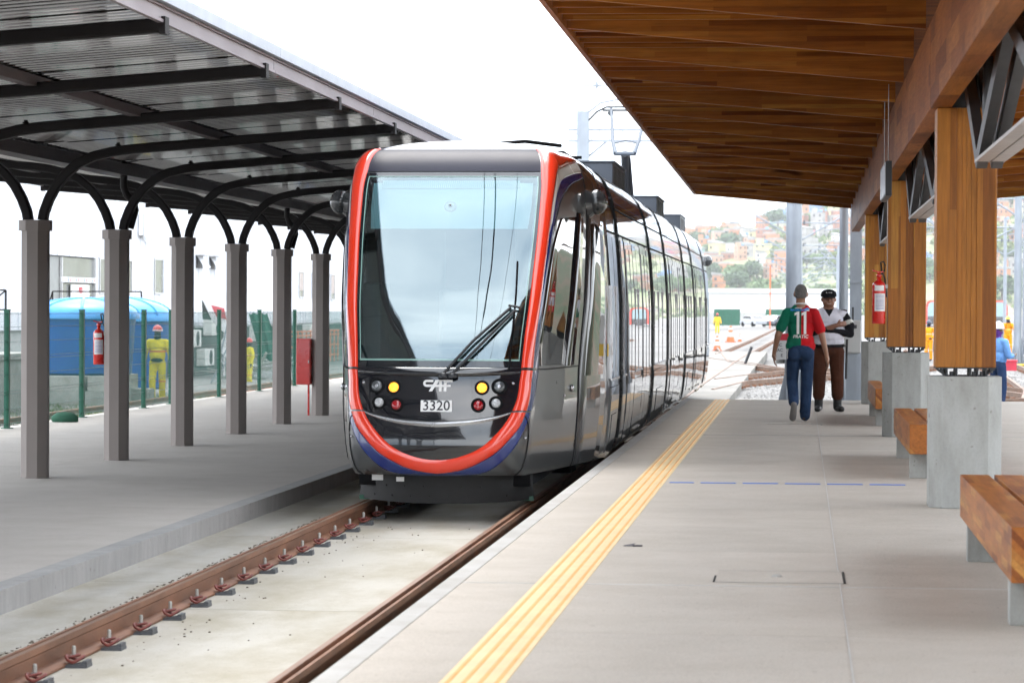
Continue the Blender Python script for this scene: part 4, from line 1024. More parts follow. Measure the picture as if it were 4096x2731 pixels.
# gravel stones and weeds
def stones(n, fx, fy_, fz, s0, s1, seed):
    r = random.Random(seed); mb = MB()
    for k in range(n):
        x, y = fx(r), fy_(r); s = r.uniform(s0, s1); z = fz(x, y); P = []
        for sx, sy, sz in ((1, 0, 0), (0, 1, 0), (-1, 0, 0), (0, -1, 0), (0, 0, 1)): P.append((x+sx*s*r.uniform(.6, 1.2), y+sy*s*r.uniform(.6, 1.2), z+sz*s*r.uniform(.5, 1)))
        mb.add(P, [(0, 1, 4), (1, 2, 4), (2, 3, 4), (3, 0, 4)])
    return mb
m_stone = M('crushed_stone', (.25, .24, .23), .85, var=.4, vs=4)
tag(obj('yard_gravel', stones(9000, lambda r: r.uniform(-17.5, -11.8), lambda r: r.uniform(40, 100), gz, .02, .06, 1), m_stone), 'loose crushed stone over the yard behind the fence', 'gravel', kind='stuff')
tag(obj('track_gravel', stones(14000, lambda r: r.uniform(-1.3, 8), lambda r: 48+r.random()**2*60, lambda x, y: ZG, .02, .055, 2), m_stone), 'grey crushed stone ballast beyond the end of the platform', 'gravel', kind='stuff')
m_grassm = M('yard_weeds', (.10, .14, .03), .8, var=.4, vs=8)
gm = MB(); r = random.Random(8)
for k in range(4200):
    cx, cy, sg = r.choice([(-14.6, 56, 1.6), (-15.3, 60, 1.2), (-13.9, 58, 1.0), (-16.2, 64, 1.5), (-14.8, 70, 1.0)])
    x = cx+r.gauss(0, .5); y = cy+r.gauss(0, sg); h = r.uniform(.03, .13); a = r.uniform(0, 6.28); w = .006
    gm.add([(x-w*math.cos(a), y-w*math.sin(a), -.74), (x+w*math.cos(a), y+w*math.sin(a), -.74), (x+r.gauss(0, .03), y+r.gauss(0, .03), -.74+h)], [(0, 1, 2)])
tag(obj('weeds', gm, m_grassm), 'green weeds growing in the gravel beside the yard track', 'weeds', kind='stuff')
# tanks
def tank(loc, rad, hb, hd, label):
    t = thing('water_tank', label, 'water tank', loc, rng.uniform(0, 1), 'blue water tanks behind the fence')
    pr = [(0, 0), (rad*.86, 0), (rad*.88, .03)]
    for k in range(7):
        z = hb*k/6; r_ = rad*(.88+.08*k/6); pr += [(r_, z+.02), (r_+.012, z+.05)]
    pr = [q for q in pr if q[1] < hb-.02]+[(rad*.97, hb-.02)]
    obj('tank_body', MB().lathe(pr, n=48), m_blue_t, t)
    dome = [(rad*1.03, hb-.10), (rad*1.04, hb), (rad*1.0, hb+.03)]+[(rad*math.cos(a), hb+.03+hd*math.sin(a)) for a in [math.radians(q) for q in range(8, 90, 9)]]+[(.14, hb+hd+.02), (.13, hb+hd+.05), (0, hb+hd+.05)]
    lid = obj('lid', MB().lathe(dome, n=48), m_blue_l, t)
    mb = MB()
    for k in range(8):
        w = k*PI/4
        mb.tube([(rad*math.cos(a)*math.cos(w), rad*math.cos(a)*math.sin(w), hb+.03+hd*math.sin(a)) for a in [math.radians(q) for q in range(4, 86, 9)]], .035, 6)
    obj('lid_rib', mb, m_blue_l, t)
    return t
tank((-16.06, 66, -.09), 1.2, 1.35, .33, 'nearer blue plastic water tank standing on a concrete plinth')
tank((-17.4, 75.2, -.66), 1.36, 1.83, .48, 'farther, taller blue plastic water tank standing on the ground')
pl = thing('tank_plinth', 'pale concrete ring plinth under the nearer blue tank', 'plinth', (-15.9, 65.3, -.74))
for k, (xa, xb) in enumerate(((-17.35, -16.5), (-16.48, -15.6), (-15.58, -15.1))):
    wpart('plinth_block', MB().box(xa, xb, 64.1, 67.3, -.80, -.42), m_block, pl); wpart('plinth_block', MB().box(xa+.03, xb-.02, 64.0+.1*k, 67.3, -.415, -.095), m_block, pl)
bl = [tag(obj('concrete_block', MB().box(-.3, .3, -.25, .25, 0, .32), m_block, bevel=.02), 'low pale concrete block lying in the yard behind the first and second pillar', 'concrete block') for _ in range(1)]
bl[0].location = (-15.0, 66.9, -.74); bl[0]['label'] = 'low pale concrete block on the ground behind the second pillar'
# old platform and railing at far left
op = struct('old_platform', MB().box(-26, -15.95, 56, 62, -.9, .36).box(-26, -15.9, 55.8, 62, .36, .47), m_block)
rl = thing('railing', 'dark pipe railing standing on the old raised platform at the left edge', 'railing', (-18.9, 70, .4))
for z in (.95, 1.42): wpart('rail_tube', MB().tube([(-22, 70, .4+z), (-18.95, 70, .4+z)], .022, 6), m_arm, rl)
for x in (-20.4, -18.95): wpart('rail_post', MB().tube([(x, 70, -.7), (x, 70, 1.82)], .025, 6), m_arm, rl)
wpart('brace', MB().tube([(-18.95, 70, 1.82), (-19.5, 70, 1.35)], .02, 6), m_arm, rl)
rl2 = thing('railing', 'dark pipe handrail running in front of the hall behind the blue tanks', 'railing', (-19.5, 82, .8))
for z in (1.86, 1.55): wpart('rail_tube', MB().tube([(-20.86, 82, z), (-18.33, 82, z)], .02, 6), m_arm, rl2)
for x in (-20.86, -18.33): wpart('rail_post', MB().tube([(x, 82, -.9), (x, 82, 1.86)], .022, 6), m_arm, rl2)
wpart('brace', MB().tube([(-20.86, 82, 1.86), (-21.1, 82, 1.0)], .02, 6), m_arm, rl2)
# hall
hall = thing('industrial_hall', 'long white clad industrial hall behind the left canopy', 'building', (-24, 110, -.9))
WX = -24
def W(name, mb, mat, par=hall, **k): return wpart(name, mb, mat, par, **k)
W('plinth_wall', MB().box(WX-8, WX-.3, 60, 220, -1.6, .72), m_base)
y = 60; k = 0
openings = [(93.5, 100.3, 3.09)]
while y < 220:
    w = 3.25
    for z0, z1 in (((.70, 9.5),) if not (y < 100.3 and y+w > 93.4) else ((3.1, 9.5),)):
        W('wall_panel', MB().box(WX-.2, WX, y, min(y+w-.03, 220), z0, z1), m_clad)
        for q in range(1, 4):
            yy = y+q*w/4
            W('panel_seam', MB().box(WX, WX+.018, yy-.02, yy+.02, z0, z1), m_cladrib)
    y += w; k += 1
W('wall_panel', MB().box(WX-8, WX-.25, 60, 220, .6, 9.4), m_clad)
rec = W('recess', MB().box(WX-2.5, WX-.15, 86.7, 102.9, -.7, 3.08), M('recess_wall', (.36, .37, .36), .6, var=.1))
W('wall_panel', MB().box(WX-.2, WX, 92.5, 93.4, .7, 3.09), m_clad); 
W('door_opening', MB().box(WX-.1, WX-.08, 93.5, 95.5, .6, 3.05), M('doorway_grey', (.27, .28, .27), .6, var=.1))
w1 = W('window', MB().box(WX-.1, WX-.06, 95.55, 100.2, 2.42, 3.05), m_glassg)
W('window', MB().box(WX-.1, WX-.06, 95.55, 100.2, 1.3, 2.2), m_glassg)
W('frame', MB().box(WX-.06, WX+.02, 95.5, 95.6, 1.3, 3.05).box(WX-.06, WX+.02, 100.15, 100.35, .7, 3.09), m_alu, w1)
W('wall_panel', MB().box(WX-.2, WX-.0, 100.3, 102.22, .7, 3.09), m_clad)
def sign_text(s, size, y, z, mat, par, x=WX+.06, bold=.01):
    vs, fs = text_mesh(s, size, bold); return W('lettering', MB().add([(x, y+a, z+b) for a, b, c in vs], fs), mat, par)
m_sblue = M('print_blue', (.03, .12, .45), .5); m_sred = M('print_red', (.6, .02, .04), .5)
sb = W('sign_strip', MB().box(WX-.02, WX+.04, 95.48, 100.16, 2.24, 2.41), m_white)
for q in range(4):
    sign_text('G', .15, 96.2+q*1.1, 2.325, m_sblue, sb); sign_text('B', .15, 96.5+q*1.1, 2.325, m_sred, sb)
sb = W('poster', MB().box(WX-.02, WX+.03, 96.75, 99.2, 1.74, 2.17), m_white)
sign_text('VLT!', .24, 97.95, 1.98, m_sred, sb, WX+.045, .02)
for (ya, yb, z0, z1, kind) in ((100.75, 105.6, 1.95, 3.07, 0), (109.5, 110.85, 1.98, 3.2, 0), (141.7, 142.9, 1.98, 3.13, 1), (145.4, 146.7, 1.96, 3.13, 1), (151.4, 152.6, 1.9, 3.12, 1), (156, 157.2, 1.9, 3.12, 1), (88.2, 88.3, 2.7, 3.2, 0)):
    if yb-ya < .2: continue
    f = W('window', MB().box(WX+.004, WX+.02, ya, yb, z0, z1), m_glassg)
    W('frame', MB().box(WX+.02, WX+.05, ya-.06, ya, z0-.06, z1+.06).box(WX+.02, WX+.05, yb, yb+.06, z0-.06, z1+.06).box(WX+.02, WX+.045, ya, yb, z1, z1+.06).box(WX+.02, WX+.045, ya, yb, z0-.06, z0), m_alu, f)
    if kind: W('blind', MB().box(WX+.021, WX+.03, ya+.05, yb-.05, z0+.3, z1-.02), M('window_blind', (.42, .36, .33), .7), f)
for ya, yb in ((117.2, 118.5), (119.9, 121.15)):
    f = W('window', MB().box(WX+.002, WX+.012, ya, yb, 3.0, 3.5), M('window_void', (.01, .01, .012), .5))
    W('tilted_sash', MB().add([(WX+.02, ya, 3.5), (WX+.02, yb, 3.5), (WX+.35, yb, 3.03), (WX+.35, ya, 3.03)], [(0, 1, 2, 3)]), m_clad, f)
    W('frame', MB().box(WX+.01, WX+.4, ya-.1, yb+.1, 3.5, 3.55), m_alu, f)
wl = thing('wall_lamp', 'white box floodlight with a loose cable on the hall wall', 'lamp', (WX, 107.2, 4.4))
wpart('housing', MB().box(WX+.02, WX+.22, 106.75, 107.75, 4.03, 4.84), m_white, wl, bevel=.02)
wpart('bezel', MB().box(WX+.22, WX+.235, 106.7, 107.8, 4.0, 4.87), m_alu, wl)
wpart('cable', MB().tube([(WX+.05, 107.8, 4.15), (WX+.05, 108.6, 4.2), (WX+.05, 108.9, 3.95), (WX+.05, 108.2, 3.75), (WX+.05, 107.4, 3.9), (WX+.05, 107.1, 4.05)], .015, 5), m_alu, wl)
def ac(loc, label):
    t = thing('air_conditioner', label, 'air conditioner', loc, PI/2, 'outdoor units on the hall wall')
    obj('casing', MB().box(-.9, .9, -.18, .18, 0, .66), M('ac_casing', (.6, .6, .57), .5, var=.05) if not bpy.data.materials.get('ac_casing') else bpy.data.materials['ac_casing'], t, bevel=.02)
    obj('fan_grille', MB().lathe([(0, .0), (.06, .01), (.065, .0), (.12, .0), (.125, .01), (.18, .01), (.185, 0), (.26, 0), (.27, .012), (.29, .012), (.3, 0)], (0, 0, 0), 20), m_vent, t).matrix_basis = Matrix.Translation((.2, -.185, .33)) @ Matrix.Rotation(PI/2, 4, 'X')
    obj('bracket', MB().box(-.8, -.76, -.2, .25, -.05, 0).box(.76, .8, -.2, .25, -.05, 0), m_steel, t)
    return t
for (x, y, z, lab) in ((-23.4, 117.5, .32, 'upper white outdoor unit left of the leaning board'), (-23.4, 116.2, -.86, 'lower white outdoor unit beside the third pillar'), (-23.4, 127.4, .0, 'white outdoor unit behind the second worker in yellow'), (-23.4, 141.2, -.02, 'far white outdoor unit by the orange mesh near the red cabinet'), (-23.4, 113.6, -.1, 'small white outdoor unit partly hidden by the third pillar')):
    ac((x, y, z), lab)
# leaning signboard, ladder, scrap, netting
lb = thing('leaning_signboard', 'broken white and red signboard leaning against the hall', 'signboard', (-20.8, 105, -.9))
wpart('board', MB().add([(-21.3, 105.2, 1.70), (-20.45, 105, 1.42), (-20.2, 104.9, .1), (-20.05, 104.8, -.75), (-20.4, 104.9, .5), (-20.72, 105, .02), (-20.9, 105.1, .9)], [(0, 6, 4, 1), (1, 4, 2), (4, 5, 2), (5, 3, 2)]).box(-20.5, -20.45, 105.05, 105.1, -1, 1.4), m_white, lb)
wpart('red_patch', MB().add([(-20.95, 105.0, 1.52), (-20.45, 104.9, 1.40), (-20.36, 104.88, 1.0), (-20.75, 104.98, 1.1)], [(0, 3, 2, 1)]), M('faded_red', (.55, .12, .13), .6), lb)
wpart('back_panel', MB().add([(-21.35, 105.3, 1.72), (-21.3, 105.25, 1.0), (-20.85, 105.2, .98)], [(0, 1, 2)]), m_base, lb)
ld = thing('ladder', 'grey metal ladder leaning in the scrap behind the fence', 'ladder', (-20, 100, -1.3))
A, B_ = Vector((-20.02, 100, -1.3)), Vector((-19.35, 100, .15))
off = Vector((.16, .2, -.02))
for o_ in (Vector((0, 0, 0)), off): wpart('stile', MB().tube([A+o_, B_+o_*.8], .025, 6), m_galv, ld)
for k in range(9): wpart('rung', MB().tube([A.lerp(B_, (k+.5)/9), A.lerp(B_, (k+.5)/9)+off], .015, 5), m_galv, ld)
A, B_ = Vector((-19.72, 100.5, -.2)), Vector((-19.5, 100.5, .78))
wpart('stile', MB().tube([A, B_], .03, 6), m_galv, ld)
sp = MB(); r = random.Random(12)
for k in range(46):
    a = Vector((r.uniform(-21.8, -19.9), r.uniform(110, 114), r.uniform(-1.3, -.7))); d = Vector((r.uniform(-1.2, 1.2), r.uniform(-.5, .5), r.uniform(-.1, .8)*.7)); sp.tube([a, a+d], r.uniform(.02, .05), 5, mi=r.randrange(2), sm=False)
for k in range(16):
    a = Vector((r.uniform(-21.6, -20.0), r.uniform(110, 113), r.uniform(-1.3, -.8))); sp.box(a.x, a.x+r.uniform(.2, .7), a.y, a.y+.3, a.z, a.z+r.uniform(.03, .3), r.randrange(2))
tag(obj('scrap_heap', sp, [m_alu, m_block]), 'heap of bent metal scrap and rubble behind the fence', 'scrap', kind='stuff')
nt_ = MB(); rows = []
for i in range(13):
    t = i/12; rows.append([(-22.3+.5*t+(.75-.15*t)*k/8*(1+.5*t), 119.5+.12*math.sin(k*1.9+t*3), 1.2-1.9*t-.05*math.sin(k*2)) for k in range(9)])
tag(obj('debris_netting', nt_.grid(rows), M('green_netting', (.02, .13, .085), .7, var=.35, vs=5)), 'dark green debris netting hanging in folds by the hall', 'netting')
on = MB()
for k in range(14): on.box(-23.2, -23.15, 133+k*1.2, 133.1+k*1.2, -1.2, .3)
for z in (-.9, -.4, .1, .3): on.box(-23.2, -23.15, 133, 149, z, z+.06)
tag(obj('orange_barrier', on, M('orange_mesh', (.6, .16, .06), .7)), 'faded orange plastic barrier mesh along the base of the hall', 'barrier mesh')
tag(obj('green_sack', MB().sphere((0, 0, .05), .14, 10, 0, (1.6, 1, .8)), M('green_sack', (.02, .10, .06), .8)), 'small dark green bundle at the foot of the fence beside the first pillar', 'bundle').location = (-11.25, 45.0, ZLF)

# ------------------------------------------------------------------ railway yard beyond the platform
m_railfar = M('yard_rail_steel', (.17, .10, .065), .6, var=.3)
def yard_rail(pts, label, w=.07, seg_=True):
    t = thing('rail', label, 'rail', (pts[0][0], pts[0][1], ZG), 0, 'rails in the yard ahead')
    mb = MB(); P = [Vector((x, y, ZG+.12)) for x, y in pts]; mb.tube(P, .05, prof=[(-.035, -.1), (.035, -.1), (.035, .06), (-.035, .06)]); wpart('rail_bar', mb, m_railfar, t)
    cl = MB(); n = 0
    for a, b in zip(P[:-1], P[1:]):
        L_ = (b-a).length; k = 0
        while k < L_:
            q = a.lerp(b, k/L_); cl.box(q.x-.13, q.x+.13, q.y-.06, q.y+.06, ZG+.02, ZG+.075); k += .7
    o = wpart('clips', cl, m_rust, t); o['kind'] = 'stuff'
YR = [([(-3.95, 50), (-3.95, 128)], 'left rail of the platform track running on past the tram'), ([(-2.45, 50), (-2.45, 75), (-2.3, 120), (-1.6, 200), (-.6, 260)], 'right rail of the platform track beyond the tram'),
 ([(-3.6, 127), (-3.2, 180), (-2.5, 330)], 'far left rail curving towards the white shed'), ([(-4.2, 150), (-2.6, 108), (-1.0, 97), (.6, 91), (3.6, 80), (5.6, 71), (6.8, 64)], 'upper rail crossing from the tram towards the right masts'),
 ([(-3.6, 116), (-2.0, 107), (-.5, 96), (1.4, 88), (3.4, 79), (4.7, 70), (5.6, 63)], 'second rail crossing below the guard'), ([(-2.3, 80.7), (-1.5, 86.5), (-.5, 92), (1.4, 97), (3.5, 108), (4.6, 125), (5.2, 150)], 'rail curving behind the steel pole'),
 ([(-2.05, 70), (-1.45, 78), (-.5, 82), (1.4, 88), (4.4, 101), (5.8, 125)], 'nearest curved rail beyond the platform end'), ([(2.5, 60), (4.7, 64.2), (5.25, 71), (5.9, 88), (6.5, 120), (7.5, 200)], 'rail running away right of the last timber post'), ([(6.6, 60), (7.0, 88), (7.9, 120), (9, 200)], 'rail running away beside the right hand masts')]
for p, l in YR: yard_rail(p, l)
mb = MB()
for k in range(26):
    mb.box(-1.4+.1*k, -1.34+.1*k, 74+.55*k, 74.5+.55*k, ZG+.02, ZG+.1)
cp = [(-2.2, 68, 1.3, .05, 2.4), (-.9, 66, 1.1, .05, 1.3), (-3.4, 105, 2.6, .04, 22), (.4, 150, 3, .03, 50), (2, 78, 1.2, .05, 3)]
for k, (x, y, w, h, d) in enumerate(cp):
    o = struct('concrete_pad' , MB().box(x-w/2, x+w/2, y-d/2, y+d/2, ZG, ZG+h), m_slab_far)
# masts
def mast(x, y, h, r, label, arms=0, al=4.0, flare=True, side=(1, -1)):
    t = thing('catenary_mast', label, 'mast', (x, y, ZG), 0, 'overhead line masts')
    obj('pole', MB().tube([(0, 0, 0), (0, 0, h)], [r*1.05, r*.9], 16), m_galv, t)
    if flare:
        obj('base_plate', MB().box(-r*2.3, r*2.3, -r*2.3, r*2.3, 0, .03), m_galv, t)
        for k in range(8):
            w = k*PI/4+.2; c, s_ = math.cos(w), math.sin(w)
            mb = MB().add([(c*r, s_*r, .03), (c*r*2.2, s_*r*2.2, .03), (c*r, s_*r, .85), (c*r-s_*.012, s_*r+c*.012, .03), (c*r*2.2-s_*.012, s_*r*2.2+c*.012, .03), (c*r-s_*.012, s_*r+c*.012, .85)], [(0, 1, 2), (5, 4, 3), (1, 4, 5, 2), (0, 3, 4, 1)])
            obj('stiffener', mb, m_galv, t)
    if arms:
        for s_ in side:
            z = 7.3
            a = obj('cantilever', MB().tube([(0, 0, z), (s_*al, 0, z)], .045, 6), m_galv, t)
            obj('stay', MB().tube([(0, 0, z-1.1), (s_*al*.68, 0, z+.55)], .05, 6), m_galv, t)
            obj('registration_arm', MB().tube([(s_*al*.35, 0, z-.45), (s_*al*.6, 0, z-.35), (s_*al*.72, 0, z-.55)], .025, 5), m_galv, t)
            obj('insulator', MB().lathe([(.03, 0), (.08, .04), (.03, .08), (.08, .12), (.03, .16), (.08, .2), (.03, .24)], (s_*.25, 0, z-.1), 8), m_pad, t)
    return t
mast(-.15, 60, 9, .158, 'thick round steel mast standing behind the two men', 1, flare=True)
for k, (x, y) in enumerate([(-.15, 121), (-.1, 181), (-.1, 243), (-.05, 305), (0, 368), (0, 430), (.1, 500), (.1, 590)]):
    mast(x, y, 8.2, .14, 'catenary mast with side arms, %s behind the thick round mast' % ['first', 'second', 'third', 'fourth', 'fifth', 'sixth', 'seventh', 'eighth'][k], 1, 4+.35*k*.5, flare=False)
mast(.80, 57, 7, .085, 'slim pale steel mast left of the grey cabinet')
for k, (x, y) in enumerate([(3.2, 260), (3.6, 300), (4.2, 350), (5.4, 420), (7.0, 520)]):
    mast(x, y, 7.6, .13, 'thin distant mast, %s in the row right of the guard' % ['nearest', 'second', 'third', 'fourth', 'farthest'][k], 1, 2.4, flare=False, side=(-1,))
mast(7.85, 110, 9, .14, 'pale mast with flared foot and yellow ring at the right edge', 1, 3.4)
tag(obj('yellow_ring', MB().lathe([(.2, 0), (.36, .02), (.38, .07), (.25, .1)], (7.85, 110, ZG+.02), 14), M('yellow_plastic', (.7, .48, .06), .6)), 'yellow plastic ring lying around the foot of the right mast', 'ring')
mast(10.5, 142, 9.5, .15, 'pale mast standing farthest right at the picture edge', 1, 3.6)
mast(15.1, 225, 9, .13, 'darker grey mast standing between the last post and the man with the white helmet', 1, 4.5)
mast(6.7, 150, 9, .10, 'slim white mast seen between the two nearest timber posts', 1, 3.2)
mast(11.2, 190, 9, .12, 'distant mast in the gap right of the nearest timber post', 1, 5.0)
# steel column with cabinet
sc = thing('steel_column', 'blue grey steel column of I section standing behind the cabinet', 'column', (1.04, 57.6, ZG))
obj('flange', MB().box(-.11, .11, -.12, -.10, 0, 6), m_galv, sc); obj('flange', MB().box(-.11, .11, .10, .12, 0, 6), m_galv, sc)
obj('web', MB().box(-.008, .008, -.10, .10, 0, 6), m_galv, sc); obj('splice', MB().box(-.125, .125, -.14, -.12, 2.55, 2.6), m_galv, sc)
cb = thing('electrical_cabinet', 'light grey electrical cabinet on a post beyond the platform end', 'cabinet', (.88, 51, ZG))
obj('housing', MB().box(-.19, .13, -.13, .13, 1.30, 1.86), M('cabinet_grey', (.50, .50, .49), .45, var=.05), cb, bevel=.01)
obj('door', MB().box(-.18, .12, -.142, -.13, 1.315, 1.845), bpy.data.materials['cabinet_grey'], cb, bevel=.004)
obj('name_plate', MB().box(-.03, .06, -.147, -.142, 1.72, 1.78), m_steel, cb)
obj('leg', MB().box(-.12, .08, -.06, .06, 0, 1.30), m_galv, cb)
obj('bracket', MB().box(-.02, .01, -.01, .01, 1.86, 2.08), m_black, cb)
# H mast with lattice beam left of the pantograph
hm = thing('portal_mast', 'grey H section mast with lattice beam behind the tram roof', 'mast', (-5.7, 78, ZG))
H_ = [(-.16, -.12), (.16, -.12), (.16, .12), (-.16, .12)]
obj('mast_column', MB().prism(H_, 'z', 0, 7.2), m_galv, hm)
P = [(.1, 0, 7.15), (.45, 0, 7.42), (.85, 0, 7.5), (1.5, 0, 7.52)]
obj('curved_bracket', MB().tube(P, .03, 6), m_galv, hm)
obj('upper_bracket', MB().tube([(-.14, 0, 7.86), (.8, 0, 7.88)], .025, 6).lathe([(.03, -.1), (.05, 0), (.02, .1)], (.35, 0, 7.9), 6), m_galv, hm)
for z in (6.72, 6.42): obj('beam_chord', MB().box(-.4, 6.2, -.03, .03, z-.03, z+.03), m_galv, hm)
for k in range(12):
    mb = MB().tube([(-.35+.54*k, 0, 6.42), (-.35+.54*(k+.5), 0, 6.72), (-.35+.54*(k+1), 0, 6.42)], .018, 5); obj('lattice_bar', mb, m_galv, hm)
obj('knee_brace', MB().tube([(0, 0, 5.9), (.6, 0, 6.4)], .03, 6), m_galv, hm)
# overhead wires
for k, (x, z, lab) in enumerate(((-3.30, 6.3, 'contact wire nearer the left canopy'), (-3.18, 6.3, 'second contact wire running close beside the first'), (-2.95, 7.2, 'catenary wire hanging higher than the two contact wires'))):
    P = [(x+(.06 if k == 2 else .02)*math.sin(y*.05+k), y, z-.15*math.sin(PI*((y % 60)/60)) * (1 if k == 2 else .1)) for y in range(-60, 121, 6)]
    tag(obj('overhead_wire', MB().tube(P, .0055, 5), m_seam), 'thin dark %s above the track' % lab, 'wire', 'overhead wires')
# notice board
nb = thing('notice_board', 'white notice with red header standing behind the man in the jersey', 'sign', (-.30, 52, ZG))
obj('board', MB().box(-.13, .22, -.01, .01, 1.17, 1.62), m_white, nb); obj('header', MB().box(-.13, .22, -.0145, -.0105, 1.50, 1.62), m_sred, nb)
for s_, x, z in (('IC', -.06, 1.42), ('AC', -.06, 1.33), ('E', -.03, 1.24)):
    vs, fs = text_mesh(s_, .075, .001); obj('lettering', MB().add([(x+a, -.0125, z+b) for a, b, c in vs], fs), m_steel, nb)
obj('post', MB().box(.02, .05, .012, .04, 0, 1.6), m_galv, nb)
# long white shed, hoardings, cones, barrels, cars, distant trams
sh = thing('white_shed', 'long low white shed across the far side of the yard', 'building', (0, 420, ZG))
m_shed = M('shed_white', (.72, .73, .72), .6, var=.03); m_shedg = M('shed_grey', (.42, .42, .40), .7, var=.08, vs=.2)
obj('roof_band', MB().box(-30, 8.2, 0, 10, 4.45, 5.05), m_shed, sh); obj('wall', MB().box(-29.5, 8, .4, 9.5, 1.7, 4.42), m_shed, sh)
for k in range(12): obj('plinth_panel', MB().box(-29.5+3.1*k, -26.5+3.1*k, .35, .6, 0, 1.68), m_shedg, sh)
for x0, lab in ((-10.9, 'left green hoarding in front of the white shed'), (.9, 'green hoarding near the man in the jersey')):
    t = thing('hoarding', lab, 'hoarding', (x0, 377, ZG), 0, 'green hoardings')
    for k in range(3 if x0 < 0 else 2): obj('sheet', MB().box(k*1.1, k*1.1+1.07, -.02, .02, .1, 2.15), m_green, t)
    for k in range(3): obj('post', MB().box(k*1.1-.04, k*1.1+.02, .03, .1, 0, 2.1), m_steel, t)
bpy.data.objects['hoarding.001'].location.x = -4.4
m_or = M('orange_plastic', (.75, .14, .04), .5, var=.05)
def cone(x, y, s, lab):
    t = thing('traffic_cone', lab, 'traffic cone', (x, y, ZG), 0, 'orange cones beside the tram'); t.scale = (s, s, s)
    obj('cone_body', MB().lathe([(.19, .03), (.05, .7), (.0, .72)], n=14), m_or, t); obj('base', MB().box(-.24, .24, -.24, .24, 0, .035), m_or, t)
    obj('white_band', MB().lathe([(.152, .25), (.115, .43)], n=14), m_white, t); obj('white_band', MB().lathe([(.092, .55), (.075, .62)], n=14), m_white, t)
cone(-4.15, 149, 1.05, 'orange and white cone nearest the end of the tram'); cone(-4.4, 188, 1.45, 'tall orange and white cone farther back beside the tram'); cone(-3.9, 192, .7, 'small orange and white cone standing farthest right')
def car(x, y, rz, mat, lab):
    t = thing('parked_car', lab, 'car', (x, y, ZG), rz, 'cars parked by the hoardings')
    pr_ = [(-2.1, .3), (-2.12, .7), (-1.9, .88), (-1.35, .95), (-.75, 1.38), (.75, 1.42), (1.4, 1.0), (2.0, .85), (2.12, .6), (2.1, .3)]
    obj('body', MB().prism(pr_, 'x', -.82, .82), mat, t, bevel=.06)
    obj('windows', MB().prism([(-1.2, .97), (-.7, 1.33), (.7, 1.36), (1.25, 1.02)], 'x', -.835, .835), m_darkglass, t)
    obj('windscreen', MB().add([(-.68, -1.33, .99), (.68, -1.33, .99), (.6, -.79, 1.37), (-.6, -.79, 1.37)], [(0, 1, 2, 3)]), m_darkglass, t)
    for sx in (-1, 1):
        for yy in (-1.3, 1.3): obj('wheel', MB().tube([(sx*.70, yy, .31), (sx*.85, yy, .31)], .31, 14), m_rubber, t)
        obj('headlight', MB().sphere((sx*.62, -2.08, .68), .1, 8), m_lenswhite, t)
car(-5.9, 372, .5, M('car_silver', (.40, .42, .46), .3, metal=.5, coat=1), 'silver car parked at the left among the distant vehicles'); car(-3.3, 374, -.4, M('car_grey', (.20, .22, .25), .3, metal=.5, coat=1), 'darker grey car parked at the right among the distant vehicles')
def far_tram(x, y, lab):
    t = thing('distant_tram', lab, 'tram', (x, y, ZG), 0, 'trams parked at the far side')
    f = [(-1.3, .3), (-1.3, 2.6), (-1.1, 3.2), (-.7, 3.4), (.7, 3.4), (1.1, 3.2), (1.3, 2.6), (1.3, .3)]
    obj('body', MB().prism(f, 'y', 0, 26), m_side, t)
    ri = [(a*.78, .4+(b-.3)*.9) for a, b in f]
    ro = [(a*.97, b) for a, b in f]
    mb = MB()
    for k in range(len(f)-1): mb.add([(ro[k][0], -.03, ro[k][1]), (ri[k][0], -.03, ri[k][1]), (ri[k+1][0], -.03, ri[k+1][1]), (ro[k+1][0], -.03, ro[k+1][1])], [(0, 1, 2, 3)])
    obj('red_frame', mb, m_redp, t); obj('windscreen', MB().add([(a*.95, -.02, max(b, 1.35)) for a, b in ri], [tuple(range(8))]), M('pale_glass', (.30, .42, .44), .2) if not bpy.data.materials.get('pale_glass') else bpy.data.materials['pale_glass'], t)
far_tram(17.2, 388, 'distant red framed tram seen between the timber posts'); far_tram(25.0, 386, 'distant red framed tram at the right edge of the picture')
tag(obj('barrier_pole', MB().tube([(0, 0, 0), (0, 0, 7)], .07, 6), m_or), 'thin orange pole rising behind the white shed', 'pole').location = (-3.4, 330, ZG)
tag(obj('red_crate', MB().box(-.3, .3, -.2, .2, .0, .28).box(-.33, .33, -.23, .23, .28, .33), M('crate_red', (.55, .03, .06), .5)), 'red plastic crate on the ground beside the right mast', 'crate').location = (6.3, 93, ZG+.2)
tag(obj('track_switch_lever', MB().box(-.05, .05, -.3, .3, 0, .1).tube([(0, 0, .1), (.25, 0, .75)], .05, 6), m_black), 'black switch lever standing by the crossing rails', 'lever').location = (-1.95, 104, ZG)

